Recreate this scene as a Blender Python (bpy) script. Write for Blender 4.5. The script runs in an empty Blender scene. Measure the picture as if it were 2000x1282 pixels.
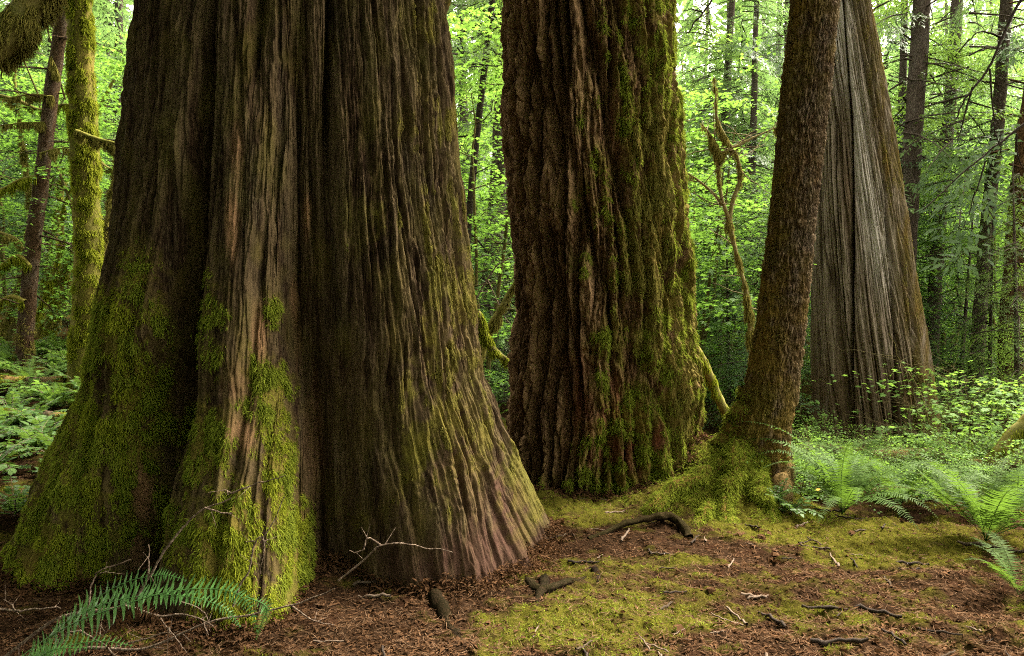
import bpy, math, random
import numpy as np
from math import radians as R, pi

S = bpy.context.scene
COL = S.collection
# ------------------------------------------------------------------ camera
FPX, CH = 1400.0, 1.5            # focal length in photo pixels, camera height
cam = bpy.data.cameras.new("camera"); cam.sensor_width = 36; cam.lens = FPX / 2000 * 36
cam.clip_start = 0.05; cam.clip_end = 800
camo = bpy.data.objects.new("camera", cam); COL.objects.link(camo)
camo.location = (0, 0, CH); camo.rotation_euler = (R(90), 0, 0)
S.camera = camo
# ------------------------------------------------------------------ light
SUN_EL, SUN_AZ = 54.0, 56.0      # azimuth from +Y (view direction) towards +X
w = bpy.data.worlds.new("World"); S.world = w; w.use_nodes = True
nt = w.node_tree
sky = nt.nodes.new("ShaderNodeTexSky"); sky.sky_type = 'NISHITA'; sky.sun_disc = False
sky.sun_elevation = R(SUN_EL); sky.sun_rotation = R(SUN_AZ)
sky.air_density = 1.0; sky.dust_density = 3.0; sky.ozone_density = 1.0
bg = nt.nodes["Background"]; bg.inputs[1].default_value = 0.15
hs = nt.nodes.new("ShaderNodeHueSaturation"); hs.inputs['Saturation'].default_value = .22      # thin white overcast
nt.links.new(sky.outputs[0], hs.inputs['Color']); wt = nt.nodes.new("ShaderNodeMix"); wt.data_type = 'RGBA'; wt.blend_type = 'MULTIPLY'
wt.inputs[0].default_value = 1; wt.inputs[7].default_value = (1.10, 1.0, .80, 1); nt.links.new(hs.outputs[0], wt.inputs[6]); nt.links.new(wt.outputs[2], bg.inputs[0])
sun = bpy.data.lights.new("sun", 'SUN'); sun.energy = 2.4; sun.angle = R(12); sun.color = (1.0, 0.93, 0.80)
suno = bpy.data.objects.new("sun", sun); COL.objects.link(suno)
suno.rotation_euler = (R(90 - SUN_EL), 0, R(180 - SUN_AZ))
S.view_settings.view_transform = 'Standard'; S.view_settings.look = 'None'
S.view_settings.exposure = 3.4; S.view_settings.gamma = 1.0
S.cycles.use_denoising = False; S.cycles.filter_width = 1.1; S.cycles.sample_clamp_indirect = 4.0
S.cycles.max_bounces = 6; S.cycles.diffuse_bounces = 4; S.cycles.transmission_bounces = 4; S.cycles.glossy_bounces = 1
S.cycles.caustics_reflective = False; S.cycles.caustics_refractive = False

# ------------------------------------------------------------------ numpy helpers
rng = np.random.default_rng(7)
_T = np.random.default_rng(99).random(4096)
def _h(ix, iy, seed):
    return ((ix * 73856093) ^ (iy * 19349663) ^ (seed * 83492791)) & 4095
def pn(x, y, seed=0):
    """2-D gradient noise, about -0.7..0.7"""
    x, y = np.broadcast_arrays(np.asarray(x, float), np.asarray(y, float))
    xi = np.floor(x).astype(np.int64); yi = np.floor(y).astype(np.int64)
    fx, fy = x - xi, y - yi
    u = fx * fx * fx * (fx * (fx * 6 - 15) + 10); v = fy * fy * fy * (fy * (fy * 6 - 15) + 10)
    def g(ix, iy, dx, dy):
        a = _T[_h(ix, iy, seed)] * 2 * pi
        return np.cos(a) * dx + np.sin(a) * dy
    a = g(xi, yi, fx, fy); b = g(xi + 1, yi, fx - 1, fy)
    c = g(xi, yi + 1, fx, fy - 1); d = g(xi + 1, yi + 1, fx - 1, fy - 1)
    return (a + (b - a) * u) * (1 - v) + (c + (d - c) * u) * v
def fbm(x, y, seed=0, o=4):
    s = 0; a = 1.0
    for i in range(o):
        s = s + a * pn(np.asarray(x) * 2 ** i, np.asarray(y) * 2 ** i, seed + 17 * i); a *= .5
    return s
def ss(a, b, x):
    t = np.clip((np.asarray(x, float) - a) / (b - a), 0, 1); return t * t * (3 - 2 * t)
def nrm(v): return v / (np.linalg.norm(v, axis=-1, keepdims=True) + 1e-9)
def at(px, py, Y): return np.array([(px - 1000) / FPX * Y, Y, CH + (641 - py) / FPX * Y])
def pix(P): return 1000 + FPX * P[..., 0] / P[..., 1], 641 - FPX * (P[..., 2] - CH) / P[..., 1]

def mesh(name, V, F, mat=None, parent=None, smooth=True, attrs=None, mats=None, midx=None, loc=None):
    """F: one (n,k) array or a list of such arrays. ONE mesh object."""
    if isinstance(F, np.ndarray): F = [F]
    F = [f for f in F if len(f)]
    me = bpy.data.meshes.new(name)
    nl = sum(f.size for f in F); npf = sum(len(f) for f in F)
    me.vertices.add(len(V)); me.vertices.foreach_set("co", np.ascontiguousarray(V, np.float32).ravel())
    me.loops.add(nl); me.loops.foreach_set("vertex_index", np.concatenate([f.ravel() for f in F]).astype(np.int32))
    me.polygons.add(npf)
    tot = np.concatenate([np.full(len(f), f.shape[1]) for f in F]); st = np.concatenate([[0], np.cumsum(tot)[:-1]])
    me.polygons.foreach_set("loop_start", st.astype(np.int32))
    me.polygons.foreach_set("use_smooth", np.full(npf, bool(smooth)))
    for m in (mats or ([mat] if mat else [])): me.materials.append(m)
    if midx is not None: me.polygons.foreach_set("material_index", np.asarray(midx, np.int32))
    me.update(calc_edges=True)
    for k, a in (attrs or {}).items():
        me.attributes.new(k, 'FLOAT', 'POINT').data.foreach_set("value", np.ascontiguousarray(a, np.float32).ravel())
    o = bpy.data.objects.new(name, me); COL.objects.link(o)
    if parent is not None: o.parent = parent
    if loc is not None: o.location = loc
    return o
def tag(o, label=None, cat=None, group=None, kind=None):
    if label: o['label'] = label
    if cat: o['category'] = cat
    if group: o['group'] = group
    if kind: o['kind'] = kind
    return o
def thing(name, label, cat, loc=(0, 0, 0), group=None):
    o = bpy.data.objects.new(name, None); COL.objects.link(o); o.location = loc
    o.empty_display_size = .2
    return tag(o, label, cat, group)
class MB:
    """collects pieces into one mesh"""
    def __init__(s): s.V = []; s.F = {}; s.n = 0; s.A = []
    def add(s, V, F, a=0.0):
        V = np.asarray(V, float).reshape(-1, 3)
        for f in (F if isinstance(F, list) else [F]):
            if len(f): s.F.setdefault(f.shape[1], []).append(f + s.n)
        s.V.append(V); s.A.append(np.full(len(V), a)); s.n += len(V)
    def get(s):
        return np.concatenate(s.V), [np.concatenate(v) for v in s.F.values()]
    def build(s, name, mat, parent=None, smooth=True, **k):
        V, F = s.get(); return mesh(name, V, F, mat, parent, smooth, attrs=dict(moss=np.concatenate(s.A)), **k)

def smooth_path(P, n):
    """Catmull-Rom through the points P, n samples"""
    P = np.asarray(P, float); Q = np.vstack([2 * P[0] - P[1], P, 2 * P[-1] - P[-2]])
    t = np.linspace(0, len(P) - 1 - 1e-6, n); i = t.astype(int); f = (t - i)[:, None]
    a, b, c, d = Q[i], Q[i + 1], Q[i + 2], Q[i + 3]
    return .5 * (2 * b + (c - a) * f + (2 * a - 5 * b + 4 * c - d) * f ** 2 + (3 * b - a - 3 * c + d) * f ** 3)
def frames(P):
    T = nrm(np.gradient(P, axis=0)); up = np.array([0, 0, 1.0])
    if abs(T[:, 2]).mean() > .8: up = np.array([0, -1.0, 0])
    A = nrm(np.cross(T, up)); B = np.cross(A, T); return T, A, B
def tube(P, r, k=6, jit=0.0, seed=0, cap=True):
    P = np.asarray(P, float); n = len(P); r = np.broadcast_to(np.asarray(r, float), (n,))
    T, A, B = frames(P); th = np.arange(k) / k * 2 * pi
    rr = r[:, None] * np.ones(k)
    if jit:
        L = np.concatenate([[0], np.cumsum(np.linalg.norm(np.diff(P, axis=0), axis=1))])
        rr = rr * (1 + jit * fbm(np.cos(th)[None] * 1.5 + np.sin(th)[None] * 2.1 + seed, L[:, None] / (r.mean() * 3 + 1e-6), seed, 3))
    V = P[:, None] + rr[..., None] * (np.cos(th)[None, :, None] * A[:, None] + np.sin(th)[None, :, None] * B[:, None])
    i = np.arange(n - 1)[:, None] * k; j = np.arange(k)[None]; j2 = (j + 1) % k
    F = np.stack([i + j, i + j2, i + k + j2, i + k + j], -1).reshape(-1, 4)[:, ::-1]
    return V.reshape(-1, 3), F
def strands(P, D, L, W, side=None, grav=0.5, rs=None):
    """thin bent blades: P roots, D unit start directions, L lengths, W widths; 2 quads each"""
    rs = rs or rng; n = len(P); L = np.broadcast_to(L, (n,))[:, None]; W = np.broadcast_to(W, (n,))[:, None]
    g = np.array([0, 0, -1.0])
    D1 = nrm(D + grav * g); D2 = nrm(D1 + grav * 1.5 * g + .3 * rs.normal(size=(n, 3)))
    if side is None: side = rs.normal(size=(n, 3))
    s = nrm(np.cross(D1, side)) * W * .5
    P1 = P + D1 * L * .5; P2 = P1 + D2 * L * .5
    V = np.stack([P - s, P + s, P1 - s * .9, P1 + s * .9, P2 - s * .25, P2 + s * .25], 1).reshape(-1, 3)
    b = np.arange(n)[:, None] * 6
    F = np.concatenate([b + np.array([[0, 1, 3, 2]]), b + np.array([[2, 3, 5, 4]])])
    return V, F
def face_data(V, F):
    a, b, c, d = V[F[:, 0]], V[F[:, 1]], V[F[:, 2]], V[F[:, 3]]
    N = np.cross(c - a, d - b); A = np.linalg.norm(N, axis=1) * .5
    return A, nrm(N)
def sample_faces(V, F, wgt, n, rs):
    """n random points on quads, chance = area * weight; returns points, normals"""
    A, N = face_data(V, F); p = A * wgt; p = p / p.sum()
    i = rs.choice(len(F), n, p=p); u = rs.random((n, 1)); v = rs.random((n, 1))
    q = F[i]; P = (V[q[:, 0]] * (1 - u) + V[q[:, 1]] * u) * (1 - v) + (V[q[:, 3]] * (1 - u) + V[q[:, 2]] * u) * v
    return P, N[i], i

# ------------------------------------------------------------------ materials
def new_mat(name):
    m = bpy.data.materials.new(name); m.use_nodes = True; nt = m.node_tree
    for n in list(nt.nodes):
        if n.type != 'OUTPUT_MATERIAL': nt.nodes.remove(n)
    return m, nt, nt.nodes['Material Output']
def N(nt, t, **k):
    n = nt.nodes.new(t)
    for a, b in k.items():
        if a.startswith('i_'): n.inputs[a[2:].replace('_', ' ')].default_value = b
        else: setattr(n, a, b)
    return n
def noise(nt, vec, scale, detail=4, rough=.6):
    n = N(nt, 'ShaderNodeTexNoise'); n.inputs['Scale'].default_value = scale; n.inputs['Detail'].default_value = detail
    n.inputs['Roughness'].default_value = rough; nt.links.new(vec, n.inputs['Vector']); return n.outputs['Fac']
def ramp(nt, fac, lo, hi):
    n = N(nt, 'ShaderNodeMapRange'); n.inputs[1].default_value = lo; n.inputs[2].default_value = hi
    nt.links.new(fac, n.inputs[0]); return n.outputs[0]
def mix(nt, fac, a, b):
    n = N(nt, 'ShaderNodeMix', data_type='RGBA')
    for s, v in ((0, fac), (6, a), (7, b)):
        if isinstance(v, (tuple, list)): n.inputs[s].default_value = (*v[:3], 1)
        elif isinstance(v, (int, float)): n.inputs[s].default_value = v
        else: nt.links.new(v, n.inputs[s])
    return n.outputs[2]
def math_(nt, op, a, b):
    n = N(nt, 'ShaderNodeMath', operation=op)
    for i, v in enumerate((a, b)):
        if isinstance(v, (int, float)): n.inputs[i].default_value = v
        else: nt.links.new(v, n.inputs[i])
    n.use_clamp = True
    return n.outputs[0]
def coords(nt, scale=(1, 1, 1)):
    tc = N(nt, 'ShaderNodeTexCoord'); mp = N(nt, 'ShaderNodeMapping'); mp.inputs['Scale'].default_value = scale
    nt.links.new(tc.outputs['Object'], mp.inputs[0]); return mp.outputs[0]
def attr(nt, name):
    return N(nt, 'ShaderNodeAttribute', attribute_name=name).outputs['Fac']
def bark_mat(name, c1, c2, c3, ridge, moss, bare, extra=None, zs=.16, sc=26, bump=.5, bd=.012, rough=.85):
    """c1..c3 bark tones, 'rid' ridge crests, 'moss', 'bare', 'ext' masks on the mesh"""
    m, nt, out = new_mat(name); b = N(nt, 'ShaderNodeBsdfPrincipled'); nt.links.new(b.outputs[0], out.inputs[0])
    st = coords(nt, (1, 1, zs)); iso = coords(nt)
    n1 = noise(nt, st, sc, 6, .65); n2 = noise(nt, st, sc * .22, 3); n3 = noise(nt, iso, 70, 4, .7); n4 = noise(nt, iso, 2.2, 3)
    n5 = noise(nt, coords(nt, (1, 1, zs * .8)), sc * 3.6, 4, .7)
    c = mix(nt, ramp(nt, n1, .38, .62), c1, c2)
    c = mix(nt, ramp(nt, n2, .44, .66), c, c3)
    c = mix(nt, ramp(nt, n5, .60, .44), c, tuple(x * .45 for x in c1))
    c = mix(nt, math_(nt, 'MULTIPLY', attr(nt, 'rid'), ramp(nt, n1, .3, .6)), c, ridge)
    if extra: c = mix(nt, math_(nt, 'MULTIPLY', attr(nt, 'ext'), ramp(nt, n1, .2, .5)), c, extra)
    bc = mix(nt, ramp(nt, n1, .35, .65), tuple(x * .62 for x in bare), bare)
    c = mix(nt, attr(nt, 'bare'), c, bc)
    mc = mix(nt, ramp(nt, n3, .35, .65), tuple(x * .55 for x in moss), moss)
    mc = mix(nt, ramp(nt, n4, .35, .7), mc, (moss[0] * 1.15, moss[1] * .92, moss[2]))
    c = mix(nt, math_(nt, 'MULTIPLY', attr(nt, 'moss'), 1.0), c, mc)
    nt.links.new(c, b.inputs['Base Color']); b.inputs['Roughness'].default_value = rough
    b.inputs['Specular IOR Level'].default_value = .015
    bp = N(nt, 'ShaderNodeBump'); bp.inputs['Strength'].default_value = bump; bp.inputs['Distance'].default_value = bd
    h = N(nt, 'ShaderNodeMath', operation='ADD'); nt.links.new(n1, h.inputs[0]); nt.links.new(n5, h.inputs[1])
    nt.links.new(h.outputs[0], bp.inputs['Height']); nt.links.new(bp.outputs[0], b.inputs['Normal'])
    return m
def leaf_mat(name, c1, c2, tc, tr=.45, rough=.55, spec=.15, ns=.6):
    """leaf with light passing through it; tone differs leaf by leaf and clump by clump"""
    m, nt, out = new_mat(name); b = N(nt, 'ShaderNodeBsdfPrincipled')
    g = N(nt, 'ShaderNodeNewGeometry').outputs['Random Per Island']
    oi = N(nt, 'ShaderNodeObjectInfo').outputs['Random']
    n = noise(nt, coords(nt), ns, 3)
    f = math_(nt, 'ADD', math_(nt, 'MULTIPLY', g, .45), math_(nt, 'MULTIPLY', ramp(nt, n, .3, .7), .4))
    f = math_(nt, 'ADD', f, math_(nt, 'MULTIPLY', oi, .15))
    c = mix(nt, f, c1, c2); nt.links.new(c, b.inputs['Base Color'])
    b.inputs['Roughness'].default_value = rough; b.inputs['Specular IOR Level'].default_value = spec
    if tr:
        t = N(nt, 'ShaderNodeBsdfTranslucent'); c2_ = mix(nt, f, tuple(x * .6 for x in tc), tc); nt.links.new(c2_, t.inputs[0])
        ms = N(nt, 'ShaderNodeMixShader'); ms.inputs[0].default_value = tr
        nt.links.new(b.outputs[0], ms.inputs[1]); nt.links.new(t.outputs[0], ms.inputs[2]); nt.links.new(ms.outputs[0], out.inputs[0])
    else: nt.links.new(b.outputs[0], out.inputs[0])
    return m
M = {}
M['cedar'] = bark_mat('cedar_bark', (0.0243, 0.0142, 0.0086), (0.0670, 0.0426, 0.0243), (0.0507, 0.0395, 0.0234), (0.0792, 0.0569, 0.0304), (0.0913, 0.0863, 0.0183), (0.2030, 0.1167, 0.0629), extra=(0.0467, 0.0254, 0.0183), zs=.13, sc=34)
M['fir'] = bark_mat('fir_bark', (0.0497, 0.0270, 0.0130), (0.1782, 0.1037, 0.0540), (0.1242, 0.0778, 0.0432), (0.2214, 0.1382, 0.0756), (0.1026, 0.0950, 0.0173), (0.1836, 0.0918, 0.0540), extra=(0.1296, 0.0454, 0.0281), zs=.35, sc=24, bump=.8, bd=.02)
M['lean'] = bark_mat('hemlock_bark', (0.0345, 0.0207, 0.0115), (0.1127, 0.0690, 0.0379), (0.1207, 0.0943, 0.0690), (0.1552, 0.1150, 0.0759), (0.1035, 0.0782, 0.0184), (0.1725, 0.1265, 0.0920), zs=.5, sc=40, bump=.7, bd=.012)
M['snag'] = bark_mat('weathered_wood', (0.0525, 0.0378, 0.0263), (0.1680, 0.1302, 0.0966), (0.1134, 0.0840, 0.0588), (0.2100, 0.1733, 0.1365), (0.1103, 0.0882, 0.0273), (0.1050, 0.0735, 0.0462), extra=(0.2835, 0.2572, 0.2310), zs=.05, sc=34, bump=.8)
M['trunk'] = bark_mat('conifer_bark', (0.051, 0.038, 0.031), (0.128, 0.098, 0.078), (0.119, 0.102, 0.085), (0.145, 0.119, 0.102), (0.111, 0.111, 0.021), (0.170, 0.128, 0.093), zs=.4, sc=30)
M['twig'] = bark_mat('twig_bark', (.11, .078, .058), (.27, .20, .155), (.19, .145, .11), (.23, .18, .14), (.13, .135, .03), (.2, .15, .1), zs=1, sc=30, bump=.3, bd=.004)
M['dark_twig'] = bark_mat('dark_twig_bark', (.03, .022, .018), (.07, .055, .045), (.05, .04, .034), (.06, .05, .04), (.12, .12, .03), (.1, .07, .05), zs=1, sc=30, bump=.3, bd=.004)
M['moss'] = leaf_mat('moss_strands', (.050, .072, .008), (.185, .215, .026), (.22, .26, .03), tr=.25, rough=.9, spec=.0, ns=5)
M['moss_gold'] = leaf_mat('golden_ground_moss', (.032, .031, .004), (.105, .092, .012), (.12, .10, .012), tr=.25, rough=.9, spec=.0, ns=5)
M['dark_root'] = bark_mat('dark_root_bark', (.006, .004, .003), (.022, .011, .008), (.016, .009, .008), (.020, .012, .010), (.05, .05, .01), (.02, .01, .01), zs=1, sc=30, bump=.8, bd=.01)
M['needle_litter'] = leaf_mat('dry_needles', (.030, .017, .010), (.150, .092, .054), (.1, .06, .03), tr=.1, rough=.9, spec=.01, ns=3)
M['moss_olive'] = leaf_mat('olive_moss_strands', (0.068, 0.065, 0.013), (0.194, 0.169, 0.043), (0.202, 0.173, 0.043), tr=.25, rough=.9, spec=.0, ns=5)
M['moss_bright'] = leaf_mat('yellow_moss_strands', (.060, .080, .007), (.225, .245, .024), (.24, .27, .02), tr=.3, rough=.9, spec=.0, ns=6)
M['needle'] = leaf_mat('conifer_needles', (.026, .058, .014), (.105, .175, .040), (.20, .34, .05), tr=.42)
M['cool_needle'] = leaf_mat('blue_green_needles', (.028, .064, .028), (.105, .170, .070), (.18, .31, .08), tr=.42)
M['maple'] = leaf_mat('maple_leaves', (.022, .062, .012), (.095, .180, .034), (.20, .38, .05), tr=.5, rough=.6)
M['broad'] = leaf_mat('broadleaf_leaves', (.026, .068, .020), (.095, .165, .050), (.20, .35, .085), tr=.5, rough=.6)
M['herb'] = leaf_mat('herb_leaves', (.036, .085, .016), (.100, .175, .034), (.24, .42, .06), tr=.4, rough=.6, spec=.05)
M['glossy'] = leaf_mat('glossy_dark_leaves', (.022, .058, .013), (.064, .115, .024), (.12, .21, .03), tr=.35, rough=.5, spec=.12)
M['fern'] = leaf_mat('fern_leaf', (.020, .048, .008), (.056, .098, .016), (.10, .18, .02), tr=.35, rough=.65, spec=.06, ns=2)
M['fern_deep'] = leaf_mat('deep_green_fern_leaf', (.024, .078, .018), (.070, .165, .038), (.12, .27, .05), tr=.3, rough=.45, spec=.25, ns=3)
M['dead'] = leaf_mat('dead_leaf', (.008, .0048, .003), (.100, .052, .026), (.11, .05, .02), tr=.12, rough=.9, spec=.01, ns=3)
M['yellow_leaf'] = leaf_mat('autumn_leaf', (.45, .22, .02), (.7, .42, .04), (.8, .45, .05), tr=.3)
# ------------------------------------------------------------------ the ground: one sheet
def gz(x, y):
    x = np.asarray(x, float); y = np.asarray(y, float)
    yy = np.clip(y - 4, 0, None)
    sl = ss(-1.2, -4.2, x); sr = ss(.6, 5, x)
    g = sl * .14 * np.minimum(yy, 12) - sr * .035 * np.minimum(yy, 9) 
    g = g + .10 * np.clip(y - 20, 0, None) + .10 * np.clip(y - 40, 0, None)            # hill beyond
    g = g + .16 * np.exp(-((x - 1.75) / .6) ** 2 - ((y - 5.95) / .35) ** 2) + .40 * np.exp(-((x - 1.80) / .42) ** 2 - ((y - 6.55) / .50) ** 2) + .10 * np.exp(-((x - 2.1) / .5) ** 2 - ((y - 6.2) / .4) ** 2)            # root mound of the leaning tree
    g = g + .10 * np.exp(-((x - .9) / .9) ** 2 - ((y - 6.9) / .9) ** 2)
    g = g + .12 * np.exp(-((x + 1.5) / 1.6) ** 2 - ((y - 5.1) / 1.6) ** 2)
    g = g + .05 * np.exp(-((x - 2.6) / .9) ** 2 - ((y - 5.2) / .5) ** 2) - .06 * np.exp(-((x - 3.1) / .7) ** 2 - ((y - 5.9) / .35) ** 2)
    return g + .09 * fbm(x * .45, y * .45, 3, 3)
def moss_at(x, y):
    n = fbm(x * 1.1, y * 1.6, 21, 4)
    m = .15 + n * 1.05 + 1.0 * fbm(x * 5, y * 7, 22, 4)
    for cx, cy, sx, sy, a in ((1.8, 6.5, .5, .5, 1.3), (1.85, 5.85, .55, .5, 1.2), (2.6, 5.0, 1.0, .5, .4), (.9, 6.0, .8, .18, .8), (.15, 3.55, .55, .3, .75), (1.4, 4.0, 1.2, .28, .45), (.9, 3.6, .7, .25, .35), (.25, 5.6, .4, .3, .9), (2.3, 5.3, .8, .35, .55), (2.7, 4.9, .7, .3, .35),
                              (1.05, 4.5, .35, .25, .5), (1.0, 5.9, .5, .25, .6), (1.9, 6.2, .8, .5, .55), (3.2, 4.6, .6, .25, .35),
                              (.75, 4.85, .45, .22, -.8), (-.6, 3.6, .65, .35, -.9), (-1.9, 3.6, .8, .4, -.6), (1.6, 4.75, .5, .2, -.5), (2.4, 4.3, .7, .15, -.4), (.62, 4.05, .3, .25, -.5)):
        m = m + a * np.exp(-((x - cx) / sx) ** 2 - ((y - cy) / sy) ** 2)
    return np.clip(m * 1.25, 0, 1)
def warp_axis(c, dense_lo, dense_hi, n_dense, lo, hi, n_out):
    a = np.linspace(dense_lo, dense_hi, n_dense)
    l = dense_lo - (dense_lo - lo) * (np.linspace(1, 0, n_out, endpoint=False) ** 2.6)
    r = dense_hi + (hi - dense_hi) * (np.linspace(0, 1, n_out + 1)[1:] ** 2.6)
    return np.concatenate([l, a, r])
gx = warp_axis(0, -4, 4.6, 780, -140, 140, 90); gy = warp_axis(0, 2.6, 8.5, 560, -60, 190, 90)
X, Y = np.meshgrid(gx, gy)
mo = moss_at(X, Y)
fade = ss(-6, -4, X) * ss(7, 4.6, X) * ss(1, 2.6, Y) * ss(13, 8.5, Y)
Z = gz(X, Y) + fade * (.055 * fbm(X * 2.0, Y * 2.2, 4, 3) + .022 * fbm(X * 6, Y * 6, 5, 3) + .010 * fbm(X * 24, Y * 24, 6, 3) + .018 * mo * (.6 + fbm(X * 14, Y * 14, 8, 2)))
nx, ny = len(gx), len(gy)
i = np.arange(ny - 1)[:, None] * nx; j = np.arange(nx - 1)[None]
GF = np.stack([i + j, i + j + 1, i + nx + j + 1, i + nx + j], -1).reshape(-1, 4)
m, nt, out = new_mat('forest_floor'); b = N(nt, 'ShaderNodeBsdfPrincipled'); nt.links.new(b.outputs[0], out.inputs[0])
cc = coords(nt); na = noise(nt, cc, 55, 6, .7); nb = noise(nt, cc, 2.0, 4); nc = noise(nt, cc, 160, 3, .7); nd = noise(nt, cc, 9, 4)
vo = N(nt, 'ShaderNodeTexVoronoi'); vo.inputs['Scale'].default_value = 70; nt.links.new(cc, vo.inputs['Vector'])
c = mix(nt, ramp(nt, na, .36, .66), (.0060, .0037, .0022), (.027, .0150, .0085))
c = mix(nt, ramp(nt, nd, .5, .68), c, (.022, .0105, .006))
c = mix(nt, ramp(nt, nb, .52, .72), c, (.011, .0065, .004))
c = mix(nt, ramp(nt, N(nt, 'ShaderNodeSeparateColor').outputs[0], 0, 1) if False else ramp(nt, nc, .58, .72), c, (.050, .026, .013))
mc = mix(nt, ramp(nt, nc, .35, .65), (.018, .018, .003), (.066, .060, .009))
c = mix(nt, math_(nt, 'MULTIPLY', attr(nt, 'moss'), ramp(nt, na, .2, .5)), c, mc)
nt.links.new(c, b.inputs['Base Color']); b.inputs['Roughness'].default_value = .9; b.inputs['Specular IOR Level'].default_value = .0
bp = N(nt, 'ShaderNodeBump'); bp.inputs['Strength'].default_value = .9; bp.inputs['Distance'].default_value = .012
nt.links.new(na, bp.inputs['Height']); nt.links.new(bp.outputs[0], b.inputs['Normal'])
M['floor'] = m
GV = np.stack([X, Y, Z], -1).reshape(-1, 3)
tag(mesh('ground', GV, GF, m, attrs=dict(moss=mo)), kind='structure')
_gxi, _gyi, _Z = gx, gy, Z
def gs(x, y):
    """height of the finished sheet"""
    x = np.asarray(x, float); y = np.asarray(y, float)
    ix = np.clip(np.searchsorted(_gxi, x) - 1, 0, nx - 2); iy = np.clip(np.searchsorted(_gyi, y) - 1, 0, ny - 2)
    fx = (x - _gxi[ix]) / (_gxi[ix + 1] - _gxi[ix]); fy = (y - _gyi[iy]) / (_gyi[iy + 1] - _gyi[iy])
    return (_Z[iy, ix] * (1 - fx) + _Z[iy, ix + 1] * fx) * (1 - fy) + (_Z[iy + 1, ix] * (1 - fx) + _Z[iy + 1, ix + 1] * fx) * fy
# ------------------------------------------------------------------ giant trunks
def polar(cols, zs, Rf, axis, face):
    """grid of a trunk: a = angle from the direction 'face' (0 = towards camera side)"""
    A, Zz = np.meshgrid(cols, zs)
    Rr, at_ = Rf(A, Zz)
    ax, ay = axis(Zz)
    ph = A + face
    V = np.stack([ax + Rr * np.sin(ph), ay - Rr * np.cos(ph), Zz], -1)
    n, k = len(zs), len(cols)
    i = np.arange(n - 1)[:, None] * k; j = np.arange(k)[None]; j2 = (j + 1) % k
    F = np.stack([i + j, i + j2, i + k + j2, i + k + j], -1).reshape(-1, 4)
    return V, F, at_
def blob(px, py, cx, cy, sx, sy): return np.exp(-((px - cx) / sx) ** 2 - ((py - cy) / sy) ** 2)
def acols(nf, nb, half=100):
    a = np.radians(np.concatenate([np.linspace(-half, half, nf), np.linspace(half, 360 - half, nb + 2)[1:-1]]))
    return a
def zrows(z0, z1, n, top, nt_):
    return np.concatenate([np.linspace(z0, z1, n), np.linspace(z1, top, nt_ + 1)[1:]])
def furrow(n, k): return np.clip(1 - np.abs(n) * k, 0, 1)

# ---- 1. the wide cedar at the left
CX, CY, FACE = -1.567, 5.30, R(16.46)
CED_Z = [0, .75, 1.5, 2.6, 3.7]
_ct = [(1.86, {-100: 1.85, -75: 1.87, -62: 1.84, -52: 1.68, -43: 1.44, -40: 1.05, -37: .62, -29: .62, -27: 1.12, -25: 1.54, -20: 1.82, -13: 1.97, -5: 1.86, 1: 1.52, 4.5: 1.12, 12: 1.24, 17: 1.42, 22: 1.68, 27: 1.88, 34: 1.95, 46: 1.95, 60: 1.9, 75: 1.87, 100: 1.86}),
       (1.52, {-100: 1.52, -75: 1.54, -62: 1.56, -50: 1.50, -40: 1.37, -37.5: 1.0, -35: .58, -29: .58, -27: 1.10, -25: 1.38, -20: 1.52, -12: 1.62, -4: 1.52, .5: 1.26, 2.5: .94, 7: 1.00, 14: 1.16, 18: 1.32, 24: 1.50, 32: 1.58, 46: 1.58, 60: 1.54, 75: 1.53, 100: 1.52}),
       (1.30, {-100: 1.30, -75: 1.31, -60: 1.39, -48: 1.41, -40: 1.37, -36: 1.28, -33: 1.1, -32: .72, -29: .72, -27.8: 1.12, -25: 1.29, -21: 1.38, -15: 1.42, -10: 1.39, -6.5: 1.27, -4.5: 1.1, -2.5: .88, 0: .94, 5: 1.0, 9: 1.06, 13: 1.24, 18: 1.35, 26: 1.40, 45: 1.37, 60: 1.31, 75: 1.30, 100: 1.30}),
       (1.20, {-100: 1.2, -45: 1.21, -34: 1.20, -31.5: 1.13, -30.5: .92, -29: .92, -28: 1.13, -25: 1.21, -16: 1.25, -8: 1.23, -3: 1.15, -1: .98, 2: 1.03, 8: 1.08, 12: 1.2, 25: 1.25, 50: 1.21, 100: 1.2}),
       (1.11, {-100: 1.11, -34: 1.11, -30: 1.06, -26: 1.12, -2: 1.10, 0: 1.06, 3: 1.10, 25: 1.12, 100: 1.11})]
CED_T = []
for r_, t_ in _ct:
    v_ = np.interp(np.arange(-180, 180, .25), list(t_), list(t_.values())) / r_; g_ = np.exp(-(np.arange(-16, 17) / 5.0) ** 2); CED_T.append(np.convolve(np.pad(v_, 16, 'edge'), g_ / g_.sum(), 'valid'))
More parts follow.
